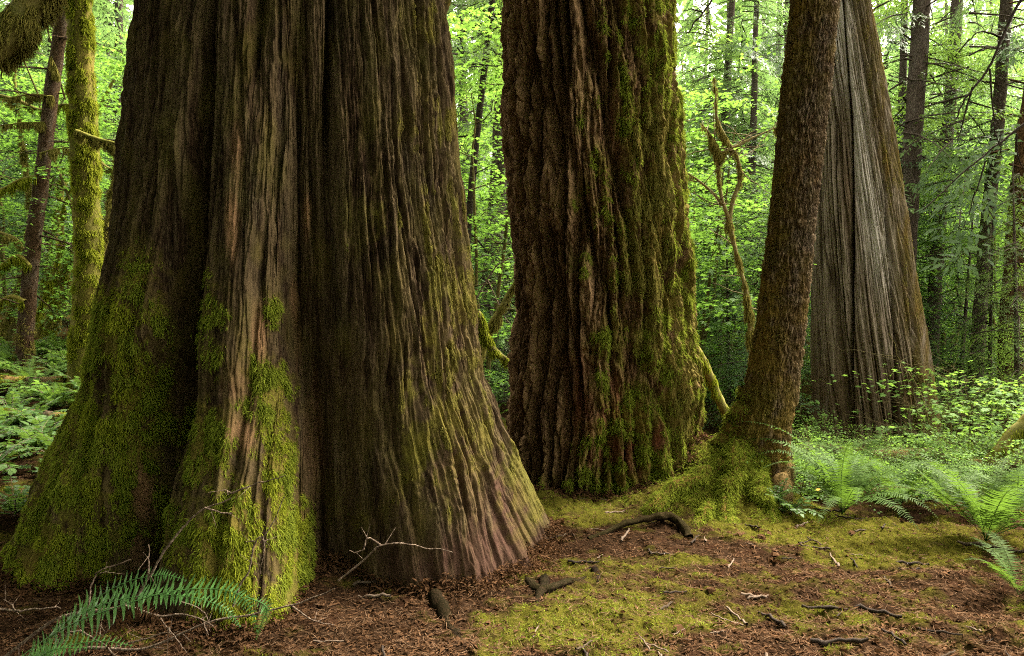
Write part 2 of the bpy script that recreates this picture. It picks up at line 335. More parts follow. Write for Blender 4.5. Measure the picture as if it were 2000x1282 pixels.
def cedar_R(a, z):
    d = np.degrees((a + pi) % (2 * pi) - pi)
    zz = [-.5, -.3, 0, .3, .6, .85, 1.15, 1.5, 2.35, 3.7, 7, 14]; rr = [2.2, 2.1, 1.86, 1.71, 1.58, 1.48, 1.365, 1.30, 1.215, 1.11, .95, .6]
    r = np.interp(z, zz, rr); fl = ss(1.4, 0, z)
    u = a * 1.25
    wob = 2.2 * pn(z * .9, z * 0 + 3.3, 2) + 1.0 * pn(z * 2.6, z * 0 + 1.3, 4)
    # left, middle and right lobes with clefts between them
    aA = np.interp(z, [0, .8, 1.5, 2.4, 3.6], [-36, -34, -30, -28, -27]) + .5 * wob
    dw = d - (aA + 30) * np.exp(-((d + 33) / 13) ** 2)
    rat = [t_[np.clip(((dw + 180) * 4).astype(int), 0, 1439)] for t_ in CED_T]
    rr = rat[0]
    for q in range(1, len(CED_Z)):
        f = ss(0, 1, (z - CED_Z[q - 1]) / (CED_Z[q] - CED_Z[q - 1])); rr = rr * (1 - f) + rat[q] * f
    r = r * rr
    r = r - .16 * ss(2.0, 2.8, z) * np.exp(-(np.abs(d - 9.5 - wob * .5) / 1.3) ** 1.6) - .10 * ss(2.6, 3.2, z) * np.exp(-(np.abs(d + 13 + wob * .6) / 1.1) ** 1.5)
    r = r + .07 * fl * fbm(a * 3.2, z * .7, 41, 3) + .10 * ss(.45, -.1, z) * pn(a * 7, z * .5, 44) + .035 * fbm(a * 2.0, z * .8, 43, 3)
    # bark: vertical fibrous ridges that meander and merge, smooth weathered wood where the bark is gone
    wx = .06 * pn(u * 1.6, z * .6, 9) + .016 * pn(u * 7, z * 1.8, 10) + .008 * pn(u * 20, z * 6, 17) + .05 * ss(25, 55, d) * pn(u * 3, z * 1.8, 11)
    up = u + wx
    sm = np.clip(.35 + .65 * ss(11, 22, d) + .25 * ss(-30, -50, d) + .25 * ss(1.6, 2.6, z), 0, 1)      # shaggier on the right lobe
    sm = sm * (1 - .65 * np.exp(-((d - 5) / 7) ** 2) * ss(2.2, 1.2, z)) * (1 - .6 * ss(.75, .1, z) * ss(12, 30, d))
    f1 = furrow(pn(up * 9.5, z * .5, 12), 4.6); f2 = furrow(pn(up * 27, z * 1.2, 13), 3.6); f3 = furrow(pn(up * 62, z * 2.6, 14), 2.4); f4 = fbm(up * 34, z * 5, 15, 4); f5 = furrow(pn(up * 11, z * 6 + pn(u * 9, z * 2, 18) * 2, 19), 5) * (1 - f1)
    amp = np.clip(.8 + 1.1 * fbm(u * 1.3, z * .6, 16, 2), .25, 1.8)
    fl0 = furrow(pn(up * 3.6, z * .28, 24), 5.5)                                              # a few long deep seams between broad panels
    st = ss(-.02, .025, pn(up * 13, z * .8, 25)) * .016 + ss(-.02, .02, pn(up * 24, z * 1.5, 26)) * .010 + ss(.06, .09, pn(up * 40, z * 2.4, 27)) * .006   # flat strips with torn edges
    r = r - .070 * fl0 * np.clip(1.15 - .6 * sm, .3, 1) + (.5 + .6 * sm) * st - .016
    r = r - sm * amp * (.050 * f1 + .017 * f2 + .012 * f5) - .009 * f3 * (.45 + sm) + .011 * f4
    rid = np.clip(1 - f1 * 1.1 - .6 * f2, 0, 1)
    return r, dict(rid=rid, d=d, f1=f1, sm=sm, rel=np.where((dw > -36) & (dw < -24), rr / np.interp(dw, [-36, -24], [.96, 1.04]), 1.0))
ca = acols(1250, 190); cz = zrows(-.35, 4.25, 860, 13.5, 60)
V, F, Q = polar(ca, cz, cedar_R, lambda z: (CX + 0 * z + .02 * z * 0, CY + 0 * z), FACE)
front = np.cos(np.radians(Q['d'])) > .05
px, py = pix(V); nz1 = fbm(px / 60, py / 90, 51, 4) + .5 * fbm(px / 14, py / 20, 53, 3); nz2 = fbm(px / 25, py / 220, 52, 4)
mo = np.zeros_like(px)
for cx_, cy_, sx_, sy_, a_ in ((190, 860, 140, 210, 1.2), (70, 1080, 150, 100, 1.25), (250, 650, 80, 140, .95), (310, 850, 50, 230, .7),
                               (450, 1060, 95, 130, 1.2), (470, 1230, 90, 90, 1.2), (545, 1170, 60, 110, .95), (400, 870, 60, 190, .9), (545, 870, 38, 240, 1.05), (590, 1050, 34, 110, .9), (530, 620, 40, 80, .55),
                               (705, 450, 60, 80, .35), (850, 720, 70, 120, .35), (815, 880, 50, 60, .55), (1010, 960, 40, 140, .7), (900, 900, 60, 70, .4), (700, 1010, 50, 90, .3), (410, 640, 50, 150, .6), (500, 760, 50, 160, .75)):
    mo = np.maximum(mo, a_ * blob(px, py, cx_, cy_, sx_, sy_))
right = ss(640, 900, px) * ss(1130, 950, py)
mo = mo + right * (.36 + .40 * Q['rid']) * (.6 + 1.2 * nz2) + .10 * ss(430, 350, px)
bare = np.zeros_like(px)
for cx_, cy_, sx_, sy_, a_ in ((452, 440, 16, 70, 1), (462, 300, 14, 90, .6), (505, 650, 16, 70, .9), (470, 845, 30, 42, 1.0), (283, 960, 22, 60, 1.0), (268, 1080, 22, 60, .5), (598, 415, 9, 55, .9), (575, 600, 10, 60, .6), (470, 760, 40, 60, .5),
                               (612, 880, 22, 150, .55), (580, 690, 16, 80, .4), (590, 1060, 24, 90, .35)):
    bare = np.maximum(bare, a_ * blob(px, py, cx_, cy_, sx_, sy_))
bare = np.clip(bare * (1 + .9 * nz2) * 1.5 - .25, 0, 1) * front
ext = np.clip((blob(px, py, 985, 1050, 80, 130) * 1.5 + .9 * blob(px, py, 850, 1110, 170, 60) + .9 * blob(px, py, 900, 920, 60, 60) + .5 * blob(px, py, 880, 700, 90, 260)) * (1 + nz2) - .25, 0, 1) * front
mo = np.clip((mo * (1 + 1.25 * nz1) - .30) * 2.0, 0, 1) * (1 - .95 * bare) * (1 - .6 * ext) * front
mo = mo * np.clip((Q['rel'] - .86) / .08, 0, 1)
mo = np.where(front, mo, .35 * (fbm(V[..., 0] * 3, V[..., 2] * 2, 3, 2) > .1))
cedar = thing('red_cedar_tree', 'enormous fluted cedar with deep dark clefts and green moss over its flared base', 'tree', (CX, CY, 0))
Vc = V.reshape(-1, 3) - np.array([CX, CY, 0])
film = np.clip(.06 + .60 * fbm(px / 50, py / 130, 55, 4), 0, .42) * (1 - bare) * (1 - .8 * ext) * ss(1240, 1000, py)      # thin green film on the bark
mesh('trunk', Vc, F, M['cedar'], cedar, attrs=dict(rid=Q['rid'], moss=np.maximum(mo, film * front), bare=bare, ext=ext))
def moss_part(V, F, mask, n, parent, mat, Lr, Wr, off, grav=.9, nk=.6, name='moss', seed=1, lab=None, clump=True):
    rs = np.random.default_rng(seed); m = mask.ravel()[F].mean(1)
    if clump:
        c = V[F[:, 0]]; m = m * np.clip(.6 + 2.6 * fbm(c[:, 0] * 8 + c[:, 1] * 6, c[:, 2] * 6, seed, 3), .03, 3)
    P, Nn, i = sample_faces(V, F, m ** 1.3, n, rs)
    D = nrm(Nn * nk + rs.normal(size=(n, 3)) * .35)
    L = rs.uniform(*Lr, n) * (.6 + .4 * np.clip(m[i], 0, 1.5)); W = rs.uniform(*Wr, n)
    v, f = strands(P - Nn * .004, D, L, W, side=Nn + .5 * rs.normal(size=(n, 3)), grav=grav, rs=rs)
    o = mesh(name, v - off, f, mat, parent, smooth=False)
    if lab: o['label'] = lab
    return o
Vw = V.reshape(-1, 3); C0 = np.array([CX, CY, 0])
vis = (Vw[:, 1] < 6.2) & (Vw[:, 2] < 4.2)
deep = ss(.12, .85, mo).ravel() * vis * (np.tile(1, len(Vw)))
brt = (blob(px, py, 455, 1090, 110, 160) + blob(px, py, 470, 1240, 90, 70) + .75 * blob(px, py, 70, 1080, 140, 90) + .6 * blob(px, py, 180, 860, 90, 180) + .5 * blob(px, py, 250, 650, 60, 120) + .5 * blob(px, py, 560, 900, 40, 200)).ravel()
moss_part(Vw, F, deep * (px.ravel() < 680) * np.clip(1 - .6 * brt, .1, 1), 85000, cedar, M['moss'], (.02, .060), (.003, .006), C0, seed=11)
moss_part(Vw, F, deep * (px.ravel() < 680) * np.clip(brt, 0, 1), 62000, cedar, M['moss_bright'], (.02, .062), (.003, .006), C0, seed=12, lab='yellow green moss over the lobes')
moss_part(Vw, F, ss(.2, .7, mo).ravel() * vis * (px.ravel() >= 640) * (.3 + Q['rid'].ravel()), 42000, cedar, M['moss_olive'], (.012, .035), (.0025, .005), C0, seed=13, grav=1.3, nk=.4)

# ---- 2. the furrowed fir in the middle
FXc, FYc, FFACE = .885, 7.02, R(-7.2)
def fir_R(a, z):
    d = np.degrees((a + pi) % (2 * pi) - pi)
    r = np.interp(z, [-.4, 0, .25, .6, 1.5, 2.8, 4.7, 8, 15], [1.02, .99, .955, .925, .885, .86, .835, .76, .5])
    u = a * .86; fl = ss(.5, 0, z)
    r = r + .045 * fbm(a * 2.2, z * .7, 61, 3) + .14 * fl * fbm(a * 4.5, z * 1.2, 62, 2) + .08 * np.exp(-((d - 62) / 14) ** 2 - ((z - .95) / .3) ** 2) 
    up = u + .07 * pn(u * 2.6, z * 1.1, 63) + .022 * pn(u * 8, z * 4, 64) + .008 * pn(u * 24, z * 12, 59)
    n1 = pn(up * 4.9, z * .5, 65); n2 = pn(up * 11, z * 1.3, 66)
    f1 = furrow(n1, 4.4); f2 = furrow(n2, 4.2)
    f3 = furrow(pn(up * 7, z * 4.2 + 3 * pn(u * 5, z * 2, 67), 68), 5.0) * (1 - f1)
    amp = .85 + .5 * fbm(u * 1.7, z * .8, 69, 2) + .3 * ss(30, -40, d)
    r = r + .030 * ss(-.03, .05, pn(up * 7.5, z * .8, 75)) + .018 * ss(-.02, .03, pn(up * 15, z * 1.8, 76)) + .010 * ss(.0, .03, pn(up * 30, z * 4, 77)) - .03
    r = r - amp * (.150 * f1 ** 1.2 + .036 * f2 ** 1.3 + .030 * f3) + .020 * fbm(up * 13, z * 3.5, 70, 4) + .020 * fbm(up * 42, z * 9, 71, 4)
    return r, dict(rid=np.clip(1 - 1.1 * f1 - .7 * f2, 0, 1), d=d, f1=f1)
V, F, Q = polar(acols(860, 130), zrows(-.3, 5.0, 820, 15, 50), fir_R, lambda z: (FXc - .048 * np.clip(z - 1.5, 0, 6), FYc + 0 * z), FFACE)
px, py = pix(V); front = np.cos(np.radians(Q['d'])) > .02
nz1 = fbm(px / 45, py / 70, 81, 4); nz2 = fbm(px / 22, py / 120, 82, 4)
rightm = ss(1090, 1290, px)
mo = rightm * .55 + .5 * blob(px, py, 1270, 420, 55, 330) + .55 * blob(px, py, 1310, 640, 80, 120) + .5 * blob(px, py, 1240, 850, 120, 110) + .35 * blob(px, py, 1130, 450, 20, 120) + .5 * blob(px, py, 1190, 945, 180, 30) + .25 * blob(px, py, 1300, 150, 40, 150) + .20
ol = np.clip((blob(px, py, 1275, 300, 40, 120) + blob(px, py, 1265, 480, 45, 130) + .5 * blob(px, py, 1225, 640, 40, 120) + .6 * blob(px, py, 1350, 760, 60, 200)) * (1 + nz1), 0, 1)
mo = np.clip((mo * (1 + 1.2 * nz1) * (.45 + .75 * Q['rid']) - .24) * 2.1, 0, 1) * front
ext = np.clip((blob(px, py, 1270, 850, 100, 90) + .6 * blob(px, py, 1150, 780, 70, 130) + .35 * blob(px, py, 1200, 260, 60, 200)) * (1 + 1.3 * nz2) - .25, 0, 1) * front
fir = thing('fir_tree', 'thick straight trunk in the middle with deeply furrowed bark and hanging moss', 'tree', (FXc, FYc, 0))
C0 = np.array([FXc, FYc, 0]); Vw = V.reshape(-1, 3)
mesh('trunk', Vw - C0, F, M['fir'], fir, attrs=dict(rid=Q['rid'], moss=mo * .8, bare=0 * mo, ext=ext))
vis = (Vw[:, 1] < 7.3) & (Vw[:, 2] < 4.9); mm = ss(.3, .8, mo).ravel() * vis
moss_part(Vw, F, mm * (1 - ol.ravel()), 62000, fir, M['moss'], (.02, .07), (.003, .0065), C0, seed=21, grav=.8)
moss_part(Vw, F, (mm * .6 + .4 * vis * (mo.ravel() > .08)) * ol.ravel() ** 1.5, 34000, fir, M['moss_olive'], (.03, .11), (.003, .006), C0, seed=22, grav=2.2, nk=.35, lab='long straw coloured hanging moss')

# ---- 3. the leaning tree on its mossy roots
LP = np.array([at(p, y, yy) for p, y, yy in ((1470, 960, 6.35), (1472, 900, 6.33), (1488, 840, 6.3), (1503, 780, 6.3), (1518, 690, 6.3), (1529, 600, 6.3), (1550, 400, 6.3), (1571, 200, 6.32), (1592, 0, 6.35), (1625, -350, 6.45), (1660, -800, 6.6), (1690, -1300, 6.8))])
lz = LP[:, 2]; LR = np.array([.32, .27, .235, .23, .215, .206, .196, .204, .206, .19, .16, .1])
def lean_R(a, z):
    d = np.degrees((a + pi) % (2 * pi) - pi); r = np.interp(z, lz, LR); u = a * .24
    r = r + .018 * fbm(a * 2, z * 1.3, 91, 3) + .05 * ss(.9, .2, z) * (pn(a * 2.2, z * .6, 92) + .3)
    fl = fbm(u * 26, z * 13, 93, 4); f2 = furrow(pn(u * 30 + .6 * pn(u * 12, z * 9, 94), z * 9, 95), 3)
    r = r + .017 * fl - .014 * f2 + .008 * fbm(u * 90, z * 50, 96, 2)
    return r, dict(rid=np.clip(1 - f2, 0, 1) * ss(-.2, .5, fl), d=d)
V, F, Q = polar(acols(420, 90), zrows(float(lz[0]) - .25, 4.6, 720, float(lz[-1]), 50), lean_R, lambda z: (np.interp(z, lz, LP[:, 0]), np.interp(z, lz, LP[:, 1])), R(-14))
px, py = pix(V); front = np.ones_like(px)
nz1 = fbm(px / 30, py / 40, 101, 4)
lean_edge = np.interp(py, [0, 400, 640, 800, 900], [1592, 1550, 1525, 1497, 1470])
lf = ss(25, -45, px - lean_edge)
mo = np.clip(((.42 * lf + .25 + .35 * ss(450, 850, py)) * (1 + 1.1 * nz1) - .18) * 1.9, 0, 1) * (1 - .75 * blob(px, py, 1570, 250, 60, 90)) * (1 - .6 * blob(px, py, 1580, 450, 40, 80)) * (1 - .6 * blob(px, py, 1560, 700, 25, 120))
L0 = LP[1] * np.array([1, 1, 0]); L0[2] = .3
lean = thing('leaning_hemlock_tree', 'slim leaning trunk in brown moss and scaly bark, perched on bright mossy roots', 'tree', L0)
Vw = V.reshape(-1, 3)
mesh('trunk', Vw - L0, F, M['lean'], lean, attrs=dict(rid=Q['rid'], moss=mo, bare=0 * mo, ext=0 * mo))
vis = (Vw[:, 2] < 4.6)
M['moss_brown'] = leaf_mat('brown_moss_strands', (.055, .042, .014), (.155, .115, .040), (.18, .14, .04), tr=.2, rough=.9, spec=.05, ns=5)
moss_part(Vw, F, ss(.35, .9, mo).ravel() * vis * ss(950, 600, py).ravel(), 26000, lean, M['moss_brown'], (.01, .035), (.003, .006), L0, seed=31, grav=.8)
moss_part(Vw, F, ss(.35, .9, mo).ravel() * vis * np.clip(ss(500, 900, py) * ss(40, -40, px - lean_edge) + ss(820, 900, py) * .4, 0, 1).ravel(), 14000, lean, M['moss_olive'], (.01, .04), (.003, .006), L0, seed=32, grav=.8)
def gp(px_, py_, up=0.0):
    """the point of the ground seen at a photo pixel"""
    Y_ = np.linspace(2.8, 25, 4000); P = np.stack([(px_ - 1000) / FPX * Y_, Y_, CH + (641 - py_) / FPX * Y_], -1)
    h = P[:, 2] - gs(P[:, 0], P[:, 1]); i = np.argmax(h < 0) if (h < 0).any() else 900
    p = P[i].copy(); p[2] = gs(p[0], p[1]) + up; return p
# its roots, each a part
def root(parent, off, pts, r0, r1, n, mat=None, mossy=1.0, seed=0, k=14, nm='root', mm='moss', cnt=5000, L=(.02, .075), ext=0.0):
    P = smooth_path(pts, n); P = P + .12 * r0 * np.stack([pn(np.arange(n) * .3, q_, seed) for q_ in (1.5, 2.5, 3.5)], 1) * 4; V, F = tube(P, np.linspace(r0, r1, n) * (1 + .12 * pn(np.arange(n) * .35, 0, seed)), k, .5, seed)
    up = ss(-.9, .5, np.repeat(0, len(V)) + (V[:, 2] - np.repeat(P[:, 2], k)) / np.repeat(np.linspace(r0, r1, n), k))
    o = mesh(nm, V - off, F, mat or M['lean'], parent, attrs=dict(rid=0 * up, moss=up * mossy, bare=0 * up, ext=0 * up + ext))
    if mossy > .3 and cnt: 
        q = moss_part(V, F, up * mossy + .05, cnt, o, M['moss'] if mm == 'moss' else M[mm], L, (.003, .006), off, seed=seed + 3, grav=.7, clump=False)
    return o
a0 = at(1462, 880, 6.15); 
root(lean, L0, [at(1470, 860, 6.25), at(1440, 900, 6.15), at(1400, 925, 6.05), gp(1345, 955, .03), gp(1285, 985, .0), gp(1245, 1012, -.08)], .12, .05, 40, seed=3, cnt=10000, mm='moss')
root(lean, L0, [at(1450, 880, 6.2), gp(1430, 945, .02), gp(1412, 985, .0), gp(1420, 1025, -.07)], .10, .04, 40, seed=4, cnt=8000, mm='moss')
root(lean, L0, [at(1480, 890, 6.2), gp(1474, 945, .02), gp(1492, 985, .0), gp(1520, 1020, -.07)], .10, .04, 40, seed=5, cnt=10000)
root(lean, L0, [at(1515, 850, 6.3), at(1526, 920, 6.25), gp(1528, 965, .02), gp(1534, 1000, -.12)], .11, .06, 26, seed=6, mossy=.5, cnt=1500, mm='moss_brown')
root(lean, L0, [at(1478, 770, 6.33), at(1450, 825, 6.33), at(1418, 862, 6.36), at(1375, 885, 6.45)], .15, .06, 24, seed=7, cnt=2500)
root(lean, L0, [at(1400, 985, 5.75), gp(1375, 1010, .02), gp(1358, 1035, -.04)], .05, .025, 24, seed=8, cnt=2500)
root(fir, np.array([FXc, FYc, 0]), [gp(1345, 1052, .0), gp(1320, 1030, .06), gp(1280, 1026, .06), gp(1220, 1035, .04), gp(1150, 1055, .0)], .035, .016, 34, mat=M['dark_root'], seed=9, mossy=.2, cnt=0)
n_ = 40000; rs_ = np.random.default_rng(77); x_ = rs_.normal(1.72, .48, n_); y_ = rs_.normal(5.90, .34, n_); k_ = (fbm(x_ * 4, y_ * 4, 78, 3) + .25 - .5 * np.hypot((x_ - 1.78) / .8, (y_ - 5.98) / .6)) > rs_.uniform(-.3, .3, n_); x_, y_ = x_[k_], y_[k_]
v, f = strands(np.stack([x_, y_, gs(x_, y_) - .003], 1) - L0, nrm(np.array([0, -.3, 1.0]) + .8 * rs_.normal(size=(len(x_), 3))), rs_.uniform(.02, .06, len(x_)), rs_.uniform(.003, .006, len(x_)), grav=.4, rs=rs_); mesh('moss', v, f, M['moss'], lean, smooth=False)['label'] = 'green moss spreading from the roots over the soil'
# roots of the cedar breaking the ground
C0 = np.array([CX, CY, 0])
root(cedar, C0, [at(1010, 1110, 4.5), gp(1045, 1150, .0), gp(1090, 1146, .005), gp(1125, 1134, -.005), gp(1150, 1120, -.03)], .034, .012, 26, mat=M['dark_root'], seed=10, mossy=.15, cnt=0)
root(cedar, C0, [gp(1065, 1140, .02), gp(1055, 1165, .015), gp(1045, 1190, -.02)], .03, .012, 14, mat=M['dark_root'], seed=12, mossy=.1, cnt=0)
root(cedar, C0, [at(850, 1165, 3.95), gp(872, 1205, -.02), gp(892, 1240, -.02), gp(912, 1268, -.06)], .045, .022, 20, mat=M['dark_root'], seed=11, mossy=.1, cnt=0)
root(cedar, C0, [gp(1150, 1110, -.02), gp(1165, 1120, .015), gp(1170, 1140, -.02)], .03, .02, 12, mat=M['dark_root'], seed=13, mossy=.05, cnt=0)

# ---- 4. the grey weathered cedar further back at the right
SB = at(1714, 870, 10.9); SD = 10.9
sz = np.array([at(1700, y, SD)[2] for y in (960, 870, 850, 700, 550, 400, 250, 0, -400, -900)]); 
sx = np.array([at(p, 641, SD)[0] for p in (1714, 1711, 1710, 1698, 1686, 1676, 1665, 1636, 1600, 1566)])
sr = np.array([at(1000 + w_, 641, SD)[0] for w_ in (126, 118, 111, 102, 91, 79, 66, 53, 42, 28)])
def snag_R(a, z):
    d = np.degrees((a + pi) % (2 * pi) - pi); r = np.interp(z, sz, sr); u = a * .75
    tw = u + .05 * z + .03 * pn(u * 2, z * .5, 111) + .008 * pn(u * 9, z * 2, 112)
    f1 = furrow(pn(tw * 9, z * .22, 113), 6.5); f2 = furrow(pn(tw * 24, z * .5, 114), 4.2); f3 = fbm(tw * 60, z * 2, 115, 4)
    st = .022 * ss(-.02, .02, pn(tw * 7, z * .3, 118)) + .012 * ss(-.02, .02, pn(tw * 17, z * .6, 119)) + .008 * ss(.0, .02, pn(tw * 34, z * 1.2, 120))
    smo = 1 - .75 * np.exp(-((d - 5) / 16) ** 2) * ss(.8, 2.5, z)
    fl = ss(1.0, -.5, z)
    r = r - smo * (.065 * f1 + .024 * f2) + st - .16 * np.exp(-(np.abs(d + 12 - 5 * (z - 2)) / 1.6) ** 1.5) - .15 * np.exp(-(np.abs(d - 30 - 6 * (z - 2)) / 1.6) ** 1.5) + .010 * f3 + .05 * fbm(a * 2.5, z * .5, 116, 2) + .10 * fl * pn(a * 2.6, z * .4, 117) - .10 * np.exp(-(np.abs(d + 24) / 3.5) ** 1.5) * ss(2.6, .5, z) - .10 * np.exp(-(np.abs(d - 50 - 8 * (z - 1.5)) / 3) ** 1.5)
    return r, dict(rid=np.clip(1 - f1 - .5 * f2, 0, 1), d=d)
V, F, Q = polar(acols(560, 90), zrows(float(sz[0]) - .2, 6.6, 620, float(sz[-1]), 40), snag_R, lambda z: (np.interp(z, sz, sx), SD + 0 * z), R(-26.5))
px, py = pix(V); nz2 = fbm(px / 12, py / 90, 121, 4)
edge = np.interp(py, [0, 250, 400, 550, 700, 850], [1700, 1740, 1765, 1790, 1815, 1840])
mo = np.clip((ss(-95, 0, px - edge) * .62 * (1 + nz2) + .1 * ss(1500, 1650, px) * nz2) * 1.3 - .2, 0, 1) * (px > 1640)
ext = np.clip((np.exp(-((px - edge + 62) / 30) ** 2) * ss(800, 350, py) * (1 + .9 * nz2)) * 1.4 - .15, 0, 1)
ext = ext * ss(1.0, 2.4, V[..., 2])
snag = thing('weathered_cedar_tree', 'silvery grey weathered cedar with long splits, tapering beyond the slim leaning trunk', 'tree', (float(sx[1]), SD, float(sz[1])))
S0 = np.array([sx[1], SD, sz[1]]); Vw = V.reshape(-1, 3)
mesh('trunk', Vw - S0, F, M['snag'], snag, attrs=dict(rid=Q['rid'], moss=mo, bare=np.clip(.8 * blob(px, py, 1652, 260, 14, 130) + .7 * blob(px, py, 1662, 400, 14, 90) + ss(2.8, .4, V[..., 2]) * (.8 + nz2), 0, 1), ext=ext))
moss_part(Vw, F, ss(.3, .8, mo).ravel() * (Vw[:, 2] < 6.5), 9000, snag, M['moss_olive'], (.015, .05), (.006, .01), S0, seed=41, grav=1.0)
# ------------------------------------------------------------------ leaves, sprays, branches
T_OVAL = np.array([(0, 0, 0), (.3, .20, .03), (.68, .17, .02), (1, 0, -.06), (.68, -.17, .02), (.3, -.20, .03)])
T_MAPLE = np.array([(0, 0, 0), (.0, .36, -.02), (.36, .24, .02), (.56, .52, -.05), (.66, .2, .0), (1, 0, -.08), (.66, -.2, .0), (.56, -.52, -.05), (.36, -.24, .02), (.0, -.36, -.02)])
T_NEEDLE = np.array([(0, 0, 0), (.45, .16, 0), (1, 0, -.05), (.45, -.16, 0)])
def leaves(T, P, H, U, size, wid=1.0):
    """template T at points P, pointing along H, face towards U"""
    n = len(P); H = nrm(H); Sd = nrm(np.cross(U, H)); U2 = np.cross(H, Sd); s = np.broadcast_to(size, (n,))[:, None, None]
    V = P[:, None] + s * (T[None, :, :1] * H[:, None] + wid * T[None, :, 1:2] * Sd[:, None] + T[None, :, 2:] * U2[:, None])
    k = len(T); F = np.arange(n * k).reshape(n, k); return V.reshape(-1, 3), F
def rot(V, az=0, pitch=0, roll=0):
    cr, sr_ = math.cos(roll), math.sin(roll); V = V @ np.array([[1, 0, 0], [0, cr, -sr_], [0, sr_, cr]]).T
    cp, sp = math.cos(pitch), math.sin(pitch); V = V @ np.array([[cp, 0, -sp], [0, 1, 0], [sp, 0, cp]]).T
    ca_, sa = math.cos(az), math.sin(az); return V @ np.array([[ca_, -sa, 0], [sa, ca_, 0], [0, 0, 1]]).T
def conifer_spray(rs, n_side=17, ll=.075, lw=1.0, droop=.22):
    """flat feathery branch along +x, length 1"""
    P, H, L = [], [], []
    for s in range(n_side):
        t = (s + .6) / n_side; sd = 1 if s % 2 else -1
        l = (.40 * (1 - t) ** .8 + .07) * rs.uniform(.75, 1.15); an = sd * R(rs.uniform(42, 60))
        d = np.array([math.cos(an), math.sin(an), 0]); m_ = max(3, int(l / .036))
        for q in range(m_):
            f = (q + .5) / m_; p = np.array([t, 0, 0]) + d * l * f
            for e in (1, -1):
                a2 = an + e * R(rs.uniform(35, 60)); P.append(p); H.append((math.cos(a2), math.sin(a2), -.18)); L.append(ll * (1 - .5 * f) * rs.uniform(.7, 1.25))
        P.append(np.array([t, 0, 0]) + d * l * .95); H.append(d); L.append(ll)
    for q in range(26):
        t = .35 + .65 * q / 26; e = 1 if q % 2 else -1; a2 = e * R(50); P.append(np.array([t, 0, 0])); H.append((math.cos(a2), math.sin(a2), -.1)); L.append(ll * .8)
    P = np.array(P); P[:, 2] += .025 * rs.normal(size=len(P))
    V, F = leaves(T_NEEDLE, P, np.array(H), np.array([[0, 0, 1.0]]) + .25 * rs.normal(size=(len(P), 3)), np.array(L), lw)
    V[:, 2] -= droop * V[:, 0] ** 2 + .25 * V[:, 1] ** 2
    return V, F
rs0 = np.random.default_rng(5)
SPR = [conifer_spray(rs0, droop=d) for d in (.15, .25, .38, .5)]
SPR_FINE = [conifer_spray(rs0, n_side=24, ll=.05, droop=d) for d in (.2, .35, .5)]
def conifer_crown(rs, h0, h1, rmax, nb, sprays=SPR, lift=0.0, limbs=None):
    mb = MB()
    for b_ in range(nb):
        f = (b_ + rs.random()) / nb; h = h0 + (h1 - h0) * f ** 1.05
        l = rmax * (1 - f) ** .75 * rs.uniform(.55, 1.1) + .25; az = rs.uniform(0, 2 * pi); pt = R(rs.uniform(-22, 8)) + lift
        v, F = sprays[rs.integers(len(sprays))]; v = v * l * np.array([1, rs.uniform(.7, 1.1), 1])
        v = rot(v, az, pt, R(rs.uniform(-25, 25))); v = v + np.array([0, 0, h])
        mb.add(v, F)
        if limbs is not None:
            t = np.linspace(0, .85, 4)[:, None]; c = np.concatenate([t * l, 0 * t, -.25 * l * t ** 2], 1)
            limbs.add(*tube(rot(c, az, pt) + np.array([0, 0, h]), np.linspace(.012 + .004 * l, .004, 4), 4))
    return mb.get()
def trunk_into(mb, H, r0, lean=(0, 0), k=9, seed=0, n=26, sink=.3):
    z = np.linspace(-sink, H, n); wob = .05 * H * .25
    P = np.stack([lean[0] * z / H + wob * .25 * pn(z * .35, 0, seed), lean[1] * z / H + wob * .25 * pn(z * .35, 5.5, seed), z], 1)
    P[:, :2] -= P[0, :2]
    r = r0 * (1 - .85 * np.clip(z / H, 0, 1)) * (1 + .35 * ss(.35, -.1, z)); mb.add(*tube(P, r, k, .12, seed)); return P, r
def bare_limbs(mb, rs, P, n, z0, z1, l0, l1, up=.1, r=.012):
    for _ in range(n):
        h = rs.uniform(z0, z1); i_ = np.argmin(abs(P[:, 2] - h)); o = P[i_].copy(); o[2] = h
        az = rs.uniform(0, 2 * pi); l = rs.uniform(l0, l1); q = 7; t = np.linspace(0, 1, q)[:, None]
        d = np.array([math.cos(az), math.sin(az), rs.uniform(-.35, .25) + up])
        c = o + d * l * t + np.array([0, 0, -.22 * l]) * t ** 2 + np.cumsum(rs.normal(size=(q, 3)) * .025 * l, 0) * t
        mb.add(*tube(c, np.linspace(r * (.7 + l * .35), r * .25, q), 5))
        for e in range(rs.integers(2, 6)):
            i2 = rs.integers(2, q); dd = nrm(d + rs.normal(size=3) * .6); l2 = l * rs.uniform(.15, .4); c2 = c[i2] + dd * l2 * np.linspace(0, 1, 4)[:, None] + rs.normal(size=(4, 3)) * .01
            mb.add(*tube(c2, np.linspace(r * .35, r * .15, 4), 4))
